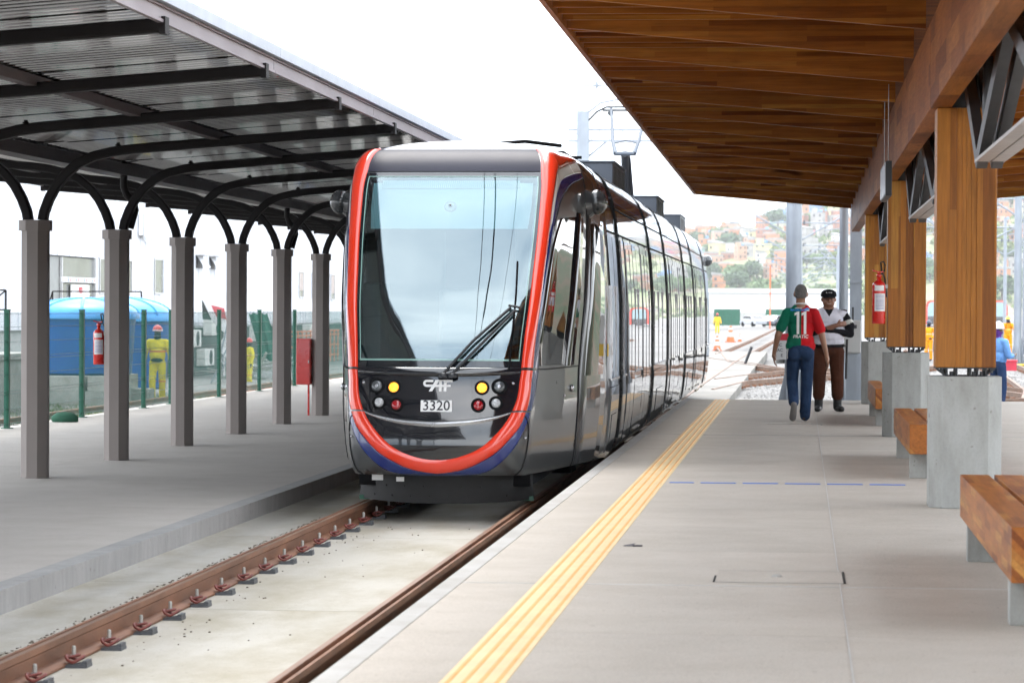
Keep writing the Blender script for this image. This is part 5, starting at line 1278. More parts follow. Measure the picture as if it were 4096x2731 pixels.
# ------------------------------------------------------------------ hillside with houses
def ridge(x):
    return float(np.interp(x, [-400, -120, -70, -46, -26, 5, 32, 60, 80, 140, 400], [30, 40, 45, 52, 56, 62, 70, 72, 72, 74, 80]))
def hz(x, y):
    t = max(0, min(1, (y-1260)/640)); s = t*.9+.1*t*t
    b = 5.0*math.sin(x*.045+y*.01)*math.sin(y*.013)*min(1, t*4)*(1-t)
    return -2+(ridge(x)+2)*s+b if y < 1900 else ridge(x)-(y-1900)*.02
hm_ = MB(); hx = [-500+12.5*k for k in range(81)]; hy = [1240, 1262]+[1280+26*k for k in range(25)]+[2000, 2300]
hm_.grid([[(x, y, hz(x, y)+(rng.uniform(-1, 1) if 1300 < y < 1880 else 0)) for x in hx] for y in hy])
mt, t, b = _mat('hillside_soil'); b.inputs['Roughness'].default_value = .95
v = _coords(t); c = _ramp(t, _noise(t, v, .035, 6, .6), [(.36, (.13, .17, .05)), (.5, (.20, .21, .10)), (.64, (.30, .25, .21))])
t.links.new(_mulc(t, c, _ramp(t, _noise(t, v, .3, 4), [(.3, (.6, .6, .6)), (.7, (1.2, 1.2, 1.2))])), b.inputs['Base Color'])
struct('hillside', hm_, mt)
def house_mesh(v):
    r = random.Random(v*17+3); w, d, h = [(7, 6, 5.6), (6, 7, 8.4), (9, 6, 3.4), (5.5, 6, 6.0), (8, 7, 8.8)][v]
    mb = MB().box(-w/2, w/2, -d/2, d/2, -6, h, 0)
    fl = max(1, int(h//2.8))
    for k in range(fl):
        z = k*2.8
        mb.box(-w/2-.15, w/2+.15, -d/2-.15, d/2+.15, z+2.65, z+2.85, 1)
        n = int(w//2.4)
        for q in range(n):
            x = -w/2+w*(q+.5)/n+r.uniform(-.2, .2)
            if r.random() < .85: mb.box(x-.5, x+.5, -d/2-.06, -d/2+.02, z+.9 if r.random() < .8 else z, z+2.1, 2)
        mb.box(-w/2-.06, -w/2+.02, -.6, .6, z+.9, z+2.0, 2)
    if v in (0, 3): mb.prism([(-w/2-.4, h), (w/2+.4, h), (w/2+.4, h+.2), (-w/2-.4, h+1.2)], 'y', -d/2-.4, d/2+.4, 1)
    elif v == 1: mb.lathe([(0, 0), (.8, 0), (.9, 1.2), (0, 1.5)], (w/4, 0, h+.2), 10, 3); mb.box(-w/2, -w/2+2.5, -1.5, 1.5, h, h+2.2, 0)
    else: mb.box(-w/2, w/2, -d/2, -d/2+.15, h, h+.9, 1).box(-w/2, -w/2+.15, -d/2, d/2, h, h+.9, 1)
    return mb.mesh('house')
HMESH = [house_mesh(v) for v in range(5)]
hcol = [('unplastered orange brick', (.46, .20, .095)), ('unplastered red brown brick', (.34, .14, .08)), ('pale salmon', (.50, .30, .20)), ('bare grey cement', (.33, .32, .31)), ('white painted', (.62, .62, .60)), ('pale turquoise', (.22, .50, .46)), ('pink painted', (.62, .12, .22)), ('pale yellow', (.58, .52, .26)), ('light blue', (.16, .30, .52))]
hm_mats = [M('house_'+n.replace(' ', '_'), c, .85, var=.15, vs=.3) for n, c in hcol]
m_hslab = M('house_slab', (.30, .29, .28), .9, var=.2, vs=.3); m_hwin = M('house_window', (.035, .035, .04), .4)
for q in HMESH:
    for mm in (hm_mats[0], m_hslab, m_hwin, hm_mats[8]): q.materials.append(mm)
rh = random.Random(21); cells = []
for iy in range(17):
    y = 1400+30*iy
    for ix in range(24):
        x = -96+10.6*ix+rh.uniform(-4, 4)+(5 if iy % 2 else 0)
        dens = .85 if iy > 7 else .10+.09*iy
        g_ = math.sin(x*.06+iy*.9)+math.sin(x*.021-iy*.5)
        if g_ < -.75: dens *= .25
        if rh.random() < dens: cells.append((x, y+rh.uniform(-10, 10)))
rh.shuffle(cells); cells = cells[:300]
wts = [27, 18, 12, 17, 12, 5, 2, 5, 4]
for x, y in cells:
    v = rh.randrange(5); c = rh.choices(range(9), wts)[0]
    o = bpy.data.objects.new('house', HMESH[v]); C.objects.link(o)
    for k_, mm in ((0, hm_mats[c]),): o.material_slots[0].link = 'OBJECT'; o.material_slots[0].material = mm
    s = rh.uniform(.75, 1.25); o.location = (x, y, hz(x, y)+rh.uniform(-.3, 1.2)); o.rotation_euler = (0, 0, rh.uniform(-.7, .7)); o.scale = (s, s, s*rh.uniform(.85, 1.15))
    tag(o, '%s house, one of many crowded on the far hillside' % hcol[c][0], 'house', '%s houses on the hillside' % hcol[c][0])
# trees on the hill: trunk and crown of leaf clumps
m_leaf = [M('leaf_%s' % n, c, .7, var=.35, vs=.8) for n, c in (('dark', (.06, .11, .04)), ('mid', (.10, .17, .05)), ('olive', (.16, .21, .06)))]
def crown_mesh(seed):
    r = random.Random(seed); mb = MB(); bl = [(r.uniform(-3, 3), r.uniform(-2.5, 2.5), r.uniform(3, 7), r.uniform(1.6, 2.8)) for _ in range(7)]
    for k in range(900):
        cx, cy, cz, cr = r.choice(bl); v = Vector((r.gauss(0, 1), r.gauss(0, 1), r.gauss(0, 1))).normalized()*cr*r.uniform(.55, 1.08); p = Vector((cx, cy, cz))+v*1.0
        a = Vector((r.gauss(0, 1), r.gauss(0, 1), r.gauss(0, 1))).normalized(); b_ = a.cross(v).normalized() if a.cross(v).length > .1 else Vector((1, 0, 0)); s = r.uniform(.25, .6)
        mb.add([p+a*s, p+b_*s, p-a*s, p-b_*s], [(0, 1, 2, 3)])
    return mb.mesh('crown')
CR = [crown_mesh(s) for s in range(3)]
for q, mm in zip(CR, m_leaf): q.materials.append(mm)
trm = MB().tube([(0, 0, -3), (.2, 0, 2), (0, .2, 5)], [.5, .35, .15], 7).tube([(.1, 0, 2), (1.5, .5, 4.5)], [.25, .1], 5).tube([(.1, 0, 2.5), (-1.6, -.3, 5)], [.22, .1], 5).mesh('trunk'); trm.materials.append(M('bark', (.12, .09, .07), .9))
for k in range(135):
    if k < 70: x = rh.uniform(-100, 150); y = 1275+rh.random()*300
    else: x = rh.uniform(-100, 150); y = rh.uniform(1430, 1880)
    v = rh.choices(range(3), (5, 5, 4))[0]; s = rh.uniform(.7, 1.5) if k < 95 else rh.uniform(.6, 1.1)
    t = thing('hillside_tree', '%s tree among others on the far hillside' % ['dark green', 'mid green', 'olive green'][v], 'tree', (x, y, hz(x, y)-.5), rh.uniform(0, 6), '%s trees on the hillside' % ['dark green', 'mid green', 'olive green'][v])
    t.scale = (s*1.2, s*1.2, s); obj('crown', CR[v], m_leaf[v], t); obj('trunk', trm, m_leaf[0], t)
sb_ = MB(); 
for k in range(16000):
    x = rh.uniform(-110, 160); y = 1262+rh.random()*560; z = hz(x, y); s = rh.uniform(.5, 1.5)
    if math.sin(x*.05+y*.02)+math.sin(y*.031-x*.02) < -.2: continue
    a = rh.uniform(0, 6.28); sb_.add([(x-s*math.cos(a), y-s*math.sin(a), z-.3), (x+s*math.cos(a), y+s*math.sin(a), z-.2), (x+rh.uniform(-.5, .5), y, z+s*1.6)], [(0, 1, 2)], rh.randrange(3))
tag(obj('hillside_scrub', sb_, m_leaf), 'green scrub covering the open parts of the hillside', 'scrub', kind='stuff')

# green bank rising beyond the right hand side of the station: seen in the tram's paintwork
bk_ = MB(); bx = [14, 17, 19, 22, 26, 32, 45, 80]; by = [-60+8*k for k in range(30)]
rb = random.Random(4)
bk_.grid([[(x, y, [ZG, -.3, .8, 2.6, 4.4, 5.6, 6.4, 7.0][i]+rb.uniform(-.25, .25)*(i > 1)) for i, x in enumerate(bx)] for y in by])
mt, t, b = _mat('bank_soil'); b.inputs['Roughness'].default_value = .95; v = _coords(t)
t.links.new(_ramp(t, _noise(t, v, .35, 6, .6), [(.40, (.02, .04, .012)), (.5, (.04, .045, .02)), (.62, (.075, .05, .03))]), b.inputs['Base Color'])
struct('grass_bank', bk_, mt)
# ------------------------------------------------------------------ people
def skin_m(n, c): return M('skin_'+n, c, .5, var=.1, vs=12)
def build_body(prims, voxel, mats, name='body', tagger=None, smooth=6):
    """one continuous surface: tapered limbs and ellipsoids fused by a voxel remesh, coloured by the nearest piece"""
    mb = MB()
    for p in prims:
        if p[0] == 'c':
            _, a, b, ra, rb, tg = p[:6]; a = Vector(a); b = Vector(b)
            k = 7; path = []; rs = []
            d = (b-a); L = d.length or 1e-4; d = d/L
            for i in range(5): w = PI/2*i/4; path.append(a-d*ra*math.cos(w)); rs.append(max(ra*math.sin(w), .0015))
            for i in range(5): w = PI/2*i/4; path.append(b+d*rb*math.sin(w)); rs.append(max(rb*math.cos(w), .0015))
            mb.tube(path, rs, 14)
        else:
            _, c, r, tg = p[:4]; mb.sphere(c, 1, 16, 0, r)
    me = mb.mesh('tmp'); o = bpy.data.objects.new('tmp', me); C.objects.link(o)
    rm = o.modifiers.new('r', 'REMESH'); rm.mode = 'VOXEL'; rm.voxel_size = voxel
    sm = o.modifiers.new('s', 'SMOOTH'); sm.factor = .5; sm.iterations = smooth
    dg = bpy.context.evaluated_depsgraph_get(); me2 = bpy.data.meshes.new_from_object(o.evaluated_get(dg))
    bpy.data.objects.remove(o); bpy.data.meshes.remove(me)
    n = len(me2.polygons); cen = np.empty(n*3); me2.polygons.foreach_get('center', cen); cen = cen.reshape(-1, 3)
    best = np.full(n, 1e9); idx = np.zeros(n, int)
    for p in prims:
        if p[0] == 'c':
            a = np.array(p[1], float); b = np.array(p[2], float); d = b-a; t_ = np.clip(((cen-a)@d)/(d@d+1e-9), 0, 1)
            ds = np.linalg.norm(cen-a-t_[:, None]*d, axis=1)-(p[3]+(p[4]-p[3])*t_); tg = p[5]
        else:
            c = np.array(p[1], float); r_ = np.array(p[2], float); q = np.linalg.norm((cen-c)/r_, axis=1); ds = (q-1)*r_.min(); tg = p[3]
        m_ = ds < best; best[m_] = ds[m_]; idx[m_] = tg
    if tagger is not None: idx = tagger(cen, idx)
    me2.materials.clear()
    for q in mats: me2.materials.append(q)
    me2.polygons.foreach_set('material_index', idx.astype(np.int32)); me2.polygons.foreach_set('use_smooth', np.ones(n, bool))
    me2.update(); me2.name = name; return me2
def hand(P, wrist, dirv, palmn, tg, s=1.0, curl=.5, thumb=1):
    """palm and five unequal fingers; dirv along the hand, palmn normal of the palm, thumb sign picks its side"""
    w = Vector(wrist); d = Vector(dirv).normalized(); n = Vector(palmn); n = (n-d*n.dot(d)).normalized(); sd_ = d.cross(n).normalized()*thumb
    P.append(('c', w, w+d*.035*s, .026*s, .030*s, tg))
    for k, (o_, L) in enumerate(((.030, .072), (.010, .082), (-.010, .077), (-.029, .060))):
        a = w+d*.03*s+sd_*o_*.6*s; b = w+d*.088*s+sd_*o_*s; P.append(('c', a, b, .016*s, .0115*s, tg))
        c1 = b+(d*math.cos(curl*.6)+n*math.sin(curl*.6)).normalized()*L*.5*s; c2 = c1+(d*math.cos(curl*1.5)+n*math.sin(curl*1.5)).normalized()*L*.5*s
        P.append(('c', b, c1, .0105*s, .0095*s, tg)); P.append(('c', c1, c2, .0092*s, .0078*s, tg))
    t0 = w+d*.022*s+sd_*.022*s; t1 = t0+(d*.6+sd_*.75+n*.25).normalized()*.045*s; t2 = t1+(d*.9+sd_*.25+n*.4).normalized()*.034*s
    P.append(('c', t0, t1, .015*s, .012*s, tg)); P.append(('c', t1, t2, .0115*s, .009*s, tg))
def cloth(name, c, vs=9, bump=.5): return M(name, c, .85, var=.18, vs=vs, bump=bump, bs=9, spec=.15, bd=.03)
def person(label, loc, rz=0, scale=1): 
    t = thing('person', label, 'person', loc, rz); t.scale = (scale,)*3; return t
# man in the green and red jersey, walking away (local +y is his front)
sk1 = skin_m('tan', (.30, .155, .095)); jg = cloth('jersey_green', (.006, .145, .085), 5); jr = cloth('jersey_red', (.50, .012, .018), 5)
jeans = cloth('blue_denim', (.020, .042, .095), 7, .9); shoe = M('brown_shoe', (.06, .035, .028), .5); sole = M('grey_sole', (.17, .16, .15), .8); hair1 = M('grey_hair', (.13, .12, .115), .9, var=.5, vs=60, bump=.8, bs=150)
P = []
P += [('e', (0, .01, 1.640), (.074, .096, .112), 0), ('e', (0, .03, 1.585), (.062, .075, .07), 0), ('c', (0, -.015, 1.44), (0, -.01, 1.57), .064, .060, 0),
      ('e', (-.083, .005, 1.625), (.012, .024, .036), 0), ('e', (.083, .005, 1.625), (.012, .024, .036), 0), ('e', (0, .112, 1.615), (.014, .02, .025), 0),
      ('e', (0, -.008, 1.660), (.084, .100, .100), 6), ('e', (0, -.035, 1.625), (.080, .074, .075), 6)]
P += [('e', (0, 0, 1.33), (.168, .112, .16), 1), ('e', (0, .01, 1.17), (.172, .120, .17), 1), ('e', (0, .015, 1.03), (.180, .125, .13), 1), ('c', (-.145, -.005, 1.395), (.145, -.005, 1.395), .060, .060, 1), ('c', (-.07, -.01, 1.445), (.07, -.01, 1.445), .048, .048, 1),
      ('c', (-.175, -.01, 1.39), (-.252, -.03, 1.20), .064, .070, 1), ('c', (.175, -.01, 1.39), (.25, .0, 1.18), .064, .070, 1),
      ('c', (-.105, 0, .965), (.105, 0, .965), .088, .088, 1), ('e', (0, .01, .965), (.178, .122, .06), 1)]
P += [('c', (-.248, -.028, 1.21), (-.29, -.04, 1.10), .047, .043, 0), ('c', (-.29, -.04, 1.10), (-.335, .05, .88), .043, .028, 0), ('c', (.248, 0, 1.2), (.278, -.01, 1.08), .047, .043, 0), ('c', (.278, -.01, 1.08), (.335, -.01, .845), .043, .028, 0)]
hand(P, (-.337, .055, .865), (.02, .15, -1), (1, 0, .0), 0, 1.05, .45, 1); hand(P, (.337, -.01, .83), (.15, .05, -1), (-1, -.2, 0), 0, 1.05, .35, -1)
P += [('e', (0, -.01, .90), (.172, .125, .12), 2), ('c', (.085, 0, .88), (.084, .02, .50), .094, .076, 2), ('c', (.084, .02, .50), (.062, -.015, .11), .076, .070, 2), ('c', (.062, -.015, .13), (.062, -.015, .07), .073, .066, 2),
      ('c', (-.088, 0, .88), (-.100, .065, .51), .094, .076, 2), ('c', (-.100, .065, .51), (-.088, -.17, .25), .076, .068, 2), ('e', (.082, -.085, .86), (.085, .07, .09), 2), ('e', (-.082, -.085, .86), (.085, .07, .09), 2)]
P += [('c', (.056, -.035, .055), (.07, .13, .035), .042, .036, 3), ('c', (.056, -.03, .10), (.056, -.03, .05), .04, .04, 3),
      ('c', (-.085, -.20, .19), (-.092, -.15, .075), .040, .043, 3), ('c', (-.092, -.15, .075), (-.094, -.09, .045), .043, .032, 3), ('c', (-.086, -.228, .215), (-.100, -.185, .05), .038, .046, 4)]
def tg1(cen, idx):
    idx = idx.copy(); j = idx == 1; idx[j & (cen[:, 0] > .004)] = 5
    idx[j & (cen[:, 2] < .905)] = 2
    idx[(idx == 6) & (cen[:, 2] < 1.575)] = 0; idx[(idx == 6) & (np.abs(cen[:, 0]) > .074) & (cen[:, 2] < 1.66)] = 0
    return idx
bm1 = build_body(P, .0085, [sk1, jg, jeans, shoe, sole, jr, hair1], 'body', tg1, 5)
man = person('man with grey hair in a half green, half red jersey numbered 11, walking away', (-.005, 38.55, 0), .03, 1.0)
body = obj('body', bm1, None, man)
bvh = BVHTree.FromPolygons([v.co for v in bm1.vertices], [tuple(p.vertices) for p in bm1.polygons])
def project(vs, fs, y=-.6, off=.004, sx=1, x0=0, z0=0):
    out_ = []
    for a, b, c in vs:
        h = bvh.ray_cast(Vector((x0+a, y, z0+b)), Vector((0, 1, 0))); yy = h[0].y if h[0] else -.12
        out_.append((x0+a, yy-off, z0+b))
    return MB().add(out_, fs)
def subdiv(vs, fs):
    bm = bmesh.new(); V = [bm.verts.new(v) for v in vs]
    for f in fs:
        try: bm.faces.new([V[i] for i in f])
        except ValueError: pass
    bmesh.ops.triangulate(bm, faces=bm.faces[:]); bmesh.ops.subdivide_edges(bm, edges=[e for e in bm.edges if e.calc_length() > .03], cuts=2, use_grid_fill=True)
    bm.verts.index_update(); r = ([tuple(v.co) for v in bm.verts], [tuple(v.index for v in f.verts) for f in bm.faces]); bm.free(); return r
one = [(-.040, .09), (-.040, .125), (.0, .145), (.022, .145), (.022, -.145), (-.012, -.145), (-.012, .105)]
for x0 in (-.042, .048): 
    v_, f_ = subdiv([(a, b, 0) for a, b in one], [(1, 2, 3, 6, 0), (6, 3, 4, 5)]); obj('back_number', project(v_, f_, x0=x0, z0=1.262, off=.006), m_white, man)
vs, fs = text_mesh('PRATIC', .058, .0012, 1.0); vs = [(a+b*.2, b, c) for a, b, c in vs]; v_, f_ = subdiv(vs, fs); obj('lower_lettering', project(v_, f_, x0=.0, z0=1.085, off=.006), m_white, man)
pb = MB(); m_pbl = M('print_sky_blue', (.02, .22, .62), .6)
v_, f_ = subdiv([(-.098, -.012, 0), (.04, -.012, 0), (.04, .022, 0), (-.098, .022, 0)], [(0, 1, 2, 3)])
vs, fs = text_mesh('MAGALHAES', .036, .0016, 1.0); obj('sponsor_lettering', project(*subdiv(vs, fs), x0=-.03, z0=1.425, off=.006), m_pbl, man)
vs, fs = text_mesh('campeonato', .018, .0006, 1.0); obj('sponsor_lettering', project(*subdiv(vs, fs), x0=-.03, z0=1.452, off=.006), m_white, man); 
v_, f_ = subdiv([(-.028, -.02, 0), (.028, -.02, 0), (.028, .012, 0), (0, .026, 0), (-.028, .012, 0)], [(0, 1, 2, 3, 4)]); pa_ = obj('badge', project(v_, f_, x0=.08, z0=1.432, off=.005), m_white, man)
v_, f_ = subdiv([(-.026, -.006, 0), (.026, -.006, 0), (.024, .01, 0), (0, .022, 0), (-.024, .01, 0)], [(0, 1, 2, 3, 4)]); obj('badge_print', project(v_, f_, x0=.08, z0=1.434, off=.008), m_pbl, man)
obj('collar', MB().tube([(.075*math.cos(w), -.012+.07*math.sin(w), 1.497+.012*math.sin(w)*-1) for w in [2*PI*k/20 for k in range(21)]], .011, 6), m_white, man)
obj('keys', MB().tube([(-.165, -.10, .93), (-.175, -.12, .86), (-.17, -.12, .80)], .008, 5), m_bolt, man)

# guard facing the camera, arms crossed
skd = skin_m('brown', (.215, .095, .055)); shirt = cloth('white_uniform_shirt', (.62, .62, .70), 6, .5); under = cloth('black_undersleeve', (.008, .008, .010), 8, .3)
trous = cloth('dark_brown_trousers', (.055, .018, .009), 6, .7); boot = M('black_boot', (.008, .008, .009), .5)
P = [('e', (0, .0, 1.585), (.083, .098, .112), 0), ('e', (0, .03, 1.525), (.078, .078, .068), 0), ('c', (0, -.01, 1.40), (0, 0, 1.50), .072, .065, 0),
     ('e', (-.088, .0, 1.575), (.012, .02, .032), 0), ('e', (.088, .0, 1.575), (.012, .02, .032), 0), ('e', (0, .103, 1.565), (.017, .018, .022), 0), ('e', (0, .093, 1.512), (.028, .015, .012), 0), ('e', (-.035, .085, 1.545), (.022, .018, .018), 0), ('e', (.035, .085, 1.545), (.022, .018, .018), 0),
     ('e', (0, -.02, 1.57), (.084, .09, .08), 5)]
P += [('e', (0, .01, 1.27), (.205, .135, .18), 1), ('e', (0, .05, 1.10), (.215, .17, .18), 1), ('e', (0, .03, .99), (.205, .155, .11), 1), ('c', (-.18, 0, 1.36), (.18, 0, 1.36), .068, .068, 1), ('c', (-.08, -.01, 1.41), (.08, -.01, 1.41), .055, .055, 1),
      ('c', (-.195, .0, 1.345), (-.27, .05, 1.20), .066, .066, 2), ('c', (.195, .0, 1.345), (.27, .05, 1.20), .066, .066, 2), ('e', (-.15, 0, 1.36), (.09, .085, .075), 1), ('e', (.15, 0, 1.36), (.09, .085, .075), 1),
      ('c', (-.26, .045, 1.22), (-.27, .10, 1.09), .06, .052, 2), ('c', (.26, .045, 1.22), (.27, .10, 1.09), .06, .052, 2),
      ('c', (-.27, .10, 1.09), (.06, .23, 1.16), .052, .036, 2), ('c', (.27, .10, 1.09), (.16, .20, 1.12), .052, .045, 2), ('c', (.16, .20, 1.12), (-.09, .245, 1.215), .042, .032, 0)]
hand(P, (-.09, .248, 1.215), (-1, -.25, .25), (0, -1, 0), 0, 1.0, .7, 1); hand(P, (.07, .235, 1.165), (1, -.35, .2), (0, -1, 0), 0, .95, .8, -1)
P += [('e', (0, .0, .87), (.19, .145, .12), 3), ('c', (.10, 0, .84), (.115, .03, .47), .108, .082, 3), ('c', (.115, .03, .47), (.12, 0, .23), .085, .078, 3), ('c', (-.10, 0, .84), (-.115, .02, .47), .108, .082, 3), ('c', (-.115, .02, .47), (-.12, 0, .23), .085, .078, 3),
      ('c', (.12, -.01, .22), (.12, -.01, .06), .058, .055, 4), ('c', (.12, -.02, .045), (.145, .17, .04), .045, .043, 4), ('c', (-.12, -.01, .22), (-.12, -.01, .06), .058, .055, 4), ('c', (-.12, -.02, .045), (-.16, .16, .04), .045, .043, 4)]
def tg2(cen, idx):
    idx = idx.copy(); s_ = (idx == 1); idx[s_ & (cen[:, 2] > 1.335) & (np.abs(cen[:, 0]) < .045*(cen[:, 2]-1.335)/.08) & (cen[:, 1] > .0)] = 2
    idx[s_ & (cen[:, 2] < .925)] = 3; return idx
bm2 = build_body(P, .0085, [skd, shirt, under, trous, boot, M('black_hair', (.012, .011, .010), .8)], 'body', tg2, 5)
gd = person('smiling guard in white shirt, brown trousers and black cap with folded arms', (.385, 42.3, 0), PI+.06, 1.0); gd.scale = (1.1, 1.05, 1.0)
obj('body', bm2, None, gd)
cap = obj('cap', MB().lathe([(.099, 0), (.102, .03), (.092, .072), (.06, .098), (.02, .108), (0, .109)], (0, .0, 1.612), 22), under, gd); cap.scale = (1, 1.08, 1)
rows = [[(.085*math.sin(w)*(1+.0), .045+(.085+r_*.075)*math.cos(w)*1.05-.01, 1.622-.022*r_-.012*math.sin(w)**2) for w in [math.radians(q) for q in range(-62, 63, 10)]] for r_ in (0, .5, 1)]
obj('visor', MB().grid(rows), under, gd)
vs, fs = text_mesh('A segur', .026, .0008); obj('cap_lettering', MB().add([(-a, .102-.9*a*a*5, 1.672+b) for a, b, c in vs], fs), m_white, gd)
m_eye = M('eye_dark', (.012, .01, .01), .3); m_teeth = M('teeth', (.42, .36, .32), .4)
for s_ in (-1, 1):
    obj('eye', MB().sphere((s_*.033, .092, 1.578), .011, 8, 0, (1.3, .6, .55)), m_eye, gd); obj('eyebrow', MB().tube([(s_*.018, .098, 1.594), (s_*.035, .098, 1.600), (s_*.052, .088, 1.594)], .004, 5), m_eye, gd)
obj('mouth', MB().tube([(-.030, .098, 1.527), (-.015, .108, 1.517), (0, .111, 1.514), (.015, .108, 1.517), (.030, .098, 1.527)], [.002, .005, .006, .005, .002], 6), m_teeth, gd)
for s_ in (-1, 1): obj('collar_flap', MB().add([(s_*.02, .075, 1.36), (s_*.075, .06, 1.44), (s_*.085, .03, 1.425), (s_*.085, .10, 1.37)], [(0, 1, 2, 3)]), shirt, gd)
obj('arm_band', MB().tube([(-.236, .026, 1.272), (-.258, .042, 1.215)], [.069, .0685], 14, caps=False), M('reflective_band', (.5, .5, .46), .4), gd)
obj('belt', MB().lathe([(.205, 0), (.210, .01), (.210, .035), (.205, .045)], (0, .0, .905), 26), under, gd).scale = (1, .80, 1)
obj('baton', MB().tube([(-.235, .03, 1.02), (-.225, .02, .46)], [.016, .014], 8).tube([(-.225, .02, .93), (-.18, .10, .93)], .014, 6), boot, gd)
obj('epaulette', MB().sphere((-.20, -.01, 1.42), .035, 8, 0, (1.3, .8, .5)), trous, gd)

# workers in coveralls
def worker(label, loc, rz, suit, trim, helmet, pose='stand', scale=1.0, voxel=.016, face=(.06, .035, .025), scarf=None, legs=None, shirt_=None):
    sk = skin_m('w%d' % len(bpy.data.materials), face); st = cloth('suit_%d' % len(bpy.data.materials), suit, 6, .6); lg = cloth('legs_%d' % len(bpy.data.materials), legs, 6) if legs else st
    sf = cloth('scarf_%d' % len(bpy.data.materials), scarf or (.02, .025, .05), 8)
    P = [('e', (0, 0, 1.60), (.08, .095, .11), 0), ('c', (0, 0, 1.43), (0, 0, 1.52), .07, .065, 3), ('e', (0, .02, 1.555), (.078, .085, .06), 3), ('e', (0, -.03, 1.57), (.08, .08, .085), 3), ('e', (0, .1, 1.60), (.014, .016, .02), 0),
         ('e', (0, 0, 1.28), (.20, .13, .19), 1), ('e', (0, .02, 1.08), (.19, .145, .19), 1), ('c', (-.18, 0, 1.38), (.18, 0, 1.38), .065, .065, 1), ('e', (0, 0, .93), (.18, .135, .13), 2)]
    if pose == 'hips':
        for s_ in (-1, 1): P += [('c', (s_*.2, 0, 1.37), (s_*.36, -.02, 1.14), .068, .06, 1), ('c', (s_*.36, -.02, 1.14), (s_*.21, .08, 1.0), .058, .05, 1)]; hand(P, (s_*.21, .08, 1.0), (-s_, .3, -.3), (0, 1, 0), 0, 1, .6, s_)
    elif pose == 'face':
        for s_ in (-1, 1): P += [('c', (s_*.2, 0, 1.37), (s_*.27, .12, 1.17), .068, .06, 1), ('c', (s_*.27, .12, 1.17), (s_*.10, .20, 1.42), .058, .048, 1)]; hand(P, (s_*.10, .20, 1.42), (-s_*.4, -.1, 1), (0, 1, 0), 0, 1, .6, s_)
    elif pose == 'write':
        for s_ in (-1, 1): P += [('c', (s_*.2, 0, 1.37), (s_*.26, .04, 1.10), .07, .062, 1), ('c', (s_*.26, .04, 1.10), (s_*.10, .27, 1.10), .058, .046, 1)]; hand(P, (s_*.10, .27, 1.10), (-s_*.3, 1, .1), (0, 0, 1), 0, 1, .6, s_)
    else:
        for s_, f in ((-1, .07), (1, -.05)): P += [('c', (s_*.2, 0, 1.37), (s_*.28, -.01, 1.13), .068, .062, 1), ('c', (s_*.28, -.01, 1.13), (s_*.31, f, .90), .060, .046, 1)]; hand(P, (s_*.31, f, .89), (.0, .1, -1), (-s_, 0, 0), 0, 1, .5, s_)
    st_ = {'walk': ((.11, .10, .0), (-.10, -.06, .02))}.get(pose, ((.11, 0, 0), (-.11, .02, 0)))
    for (x, y, dz), s_ in zip(st_, (1, -1)):
        P += [('c', (s_*.095, 0, .88), (s_*.11, y*.5+.03, .48), .10, .08, 2), ('c', (s_*.11, y*.5+.03, .48), (x, y-.02, .13), .08, .072, 2), ('c', (x, y-.02, .05+dz), (x*1.15, y+.15, .04+dz*.5), .045, .042, 4)]
    me = build_body(P, voxel, [sk, st, lg, sf, boot], 'body', None, 4)
    t = person(label, loc, rz, scale); obj('body', me, None, t)
    hm = MB().lathe([(.118, 0), (.115, .03), (.10, .085), (.06, .125), (.02, .138), (0, .139)], (0, 0, 1.625), 20).grid([[(r_*math.sin(w), r_*math.cos(w)*1.12, 1.628) for w in [2*PI*k/20 for k in range(21)]] for r_ in (.112, .138)])
    hm.tube([(0, -.11, 1.70), (0, -.05, 1.755), (0, .03, 1.765), (0, .10, 1.72)], .014, 6)
    obj('helmet', hm, M('helmet_%d' % len(bpy.data.materials), helmet, .35, coat=.5), t)
    if trim:
        tm_ = M('trim_%d' % len(bpy.data.materials), trim, .5)
        obj('reflective_stripe', MB().lathe([(.206, 0), (.207, .035)], (0, .01, 1.14), 24, 0), tm_, t).scale = (1, .74, 1)
        for s_ in (-1, 1): obj('reflective_stripe', MB().lathe([(.088, 0), (.088, .03)], (s_*.11, .03, .46), 14), tm_, t)
    return t
YL = (.74, .62, .035); ORG = (.85, .33, .015)
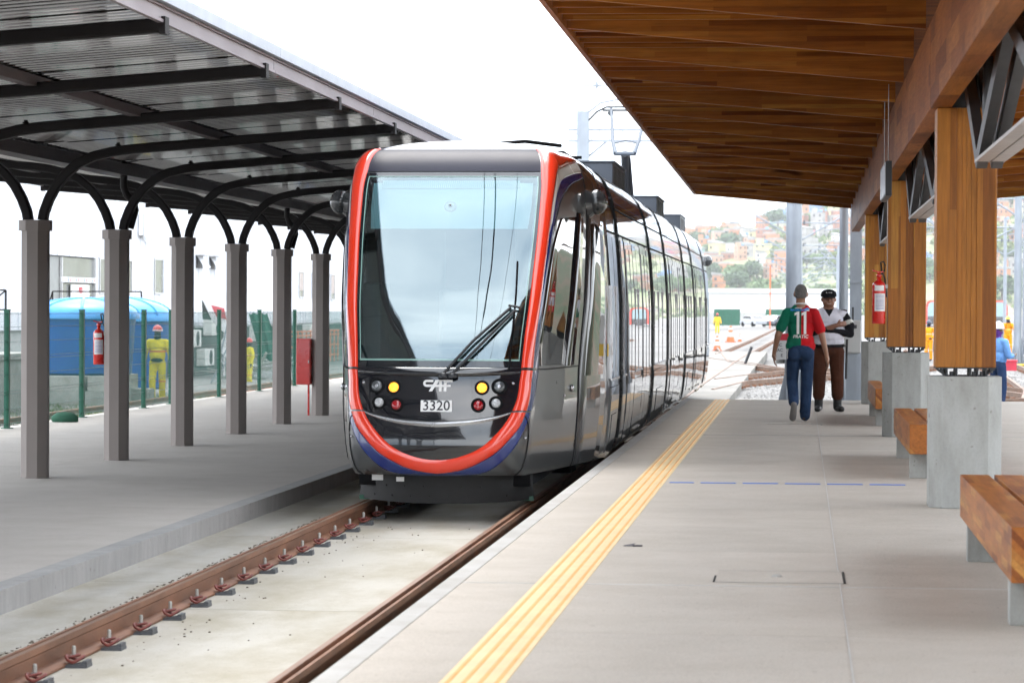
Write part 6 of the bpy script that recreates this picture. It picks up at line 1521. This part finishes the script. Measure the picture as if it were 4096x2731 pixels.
w1 = worker('worker in yellow coverall, dark scarf and red and white helmet, walking on the yard track', (-14.71, 67.5, -.745), PI+.1, YL, (.75, .22, .06), (.60, .03, .03), 'walk', 1.0, .012)
obj('helmet_stripe', MB().lathe([(.1195, .0), (.117, .025)], (0, 0, 1.63), 20), m_white, w1); obj('waist_bag', MB().sphere((0, .155, .96), .06, 10, 0, (2.4, .7, .8)), under, w1)
obj('neck_scarf', MB().sphere((0, .03, 1.49), .09, 12, 0, (1, .9, .9)), cloth('dark_scarf', (.012, .015, .035)), w1)
worker('worker in yellow coverall with a red helmet seen side on beside the fourth pillar', (-19.56, 105, -1.45), 2.2, YL, (.75, .22, .06), (.55, .02, .02), 'stand', 1.02)
worker('worker with a yellow helmet mostly hidden by the sixth pillar', (-16.3, 100, -1.30), PI, (.10, .2, .5), None, (.75, .55, .03), 'stand', .98, .02)
worker('worker in orange coverall with hands on hips, between the timber posts', (5.15, 122, ZG), PI-.5, ORG, (.8, .5, .3), (.03, .04, .08), 'hips', .94)
worker('man in light blue shirt and white helmet behind the nearest timber post', (3.90, 60, ZG), -.9, (.16, .34, .70), None, (.74, .74, .74), 'write', 1.03, .014, (.10, .055, .035), (.12, .04, .22), (.02, .04, .10))
worker('worker in orange coverall and yellow helmet with hands at the face, by the right mast', (9.55, 140, ZG), PI, ORG, (.8, .6, .2), (.78, .58, .04), 'face', 1.02)
worker('tiny worker in yellow and orange with a red helmet beyond the end of the tram', (-7.1, 255, ZG), PI, (.80, .50, .04), None, (.55, .03, .02), 'stand', 1.0, .02)

# ------------------------------------------------------------------ air
hzm = bpy.data.materials.new('haze'); hzm.use_nodes = True; t = hzm.node_tree; t.nodes.remove(t.nodes['Principled BSDF'])
pv = t.nodes.new('ShaderNodeVolumePrincipled'); pv.inputs['Color'].default_value = (.95, .97, 1, 1); pv.inputs['Density'].default_value = HAZE; pv.inputs['Anisotropy'].default_value = .2
t.links.new(pv.outputs[0], t.nodes['Material Output'].inputs['Volume'])
tag(obj('haze', MB().box(-950, 950, -60, 2650, -9, 105), hzm), 'pale haze in the air between the platform and the hillside', kind='stuff')
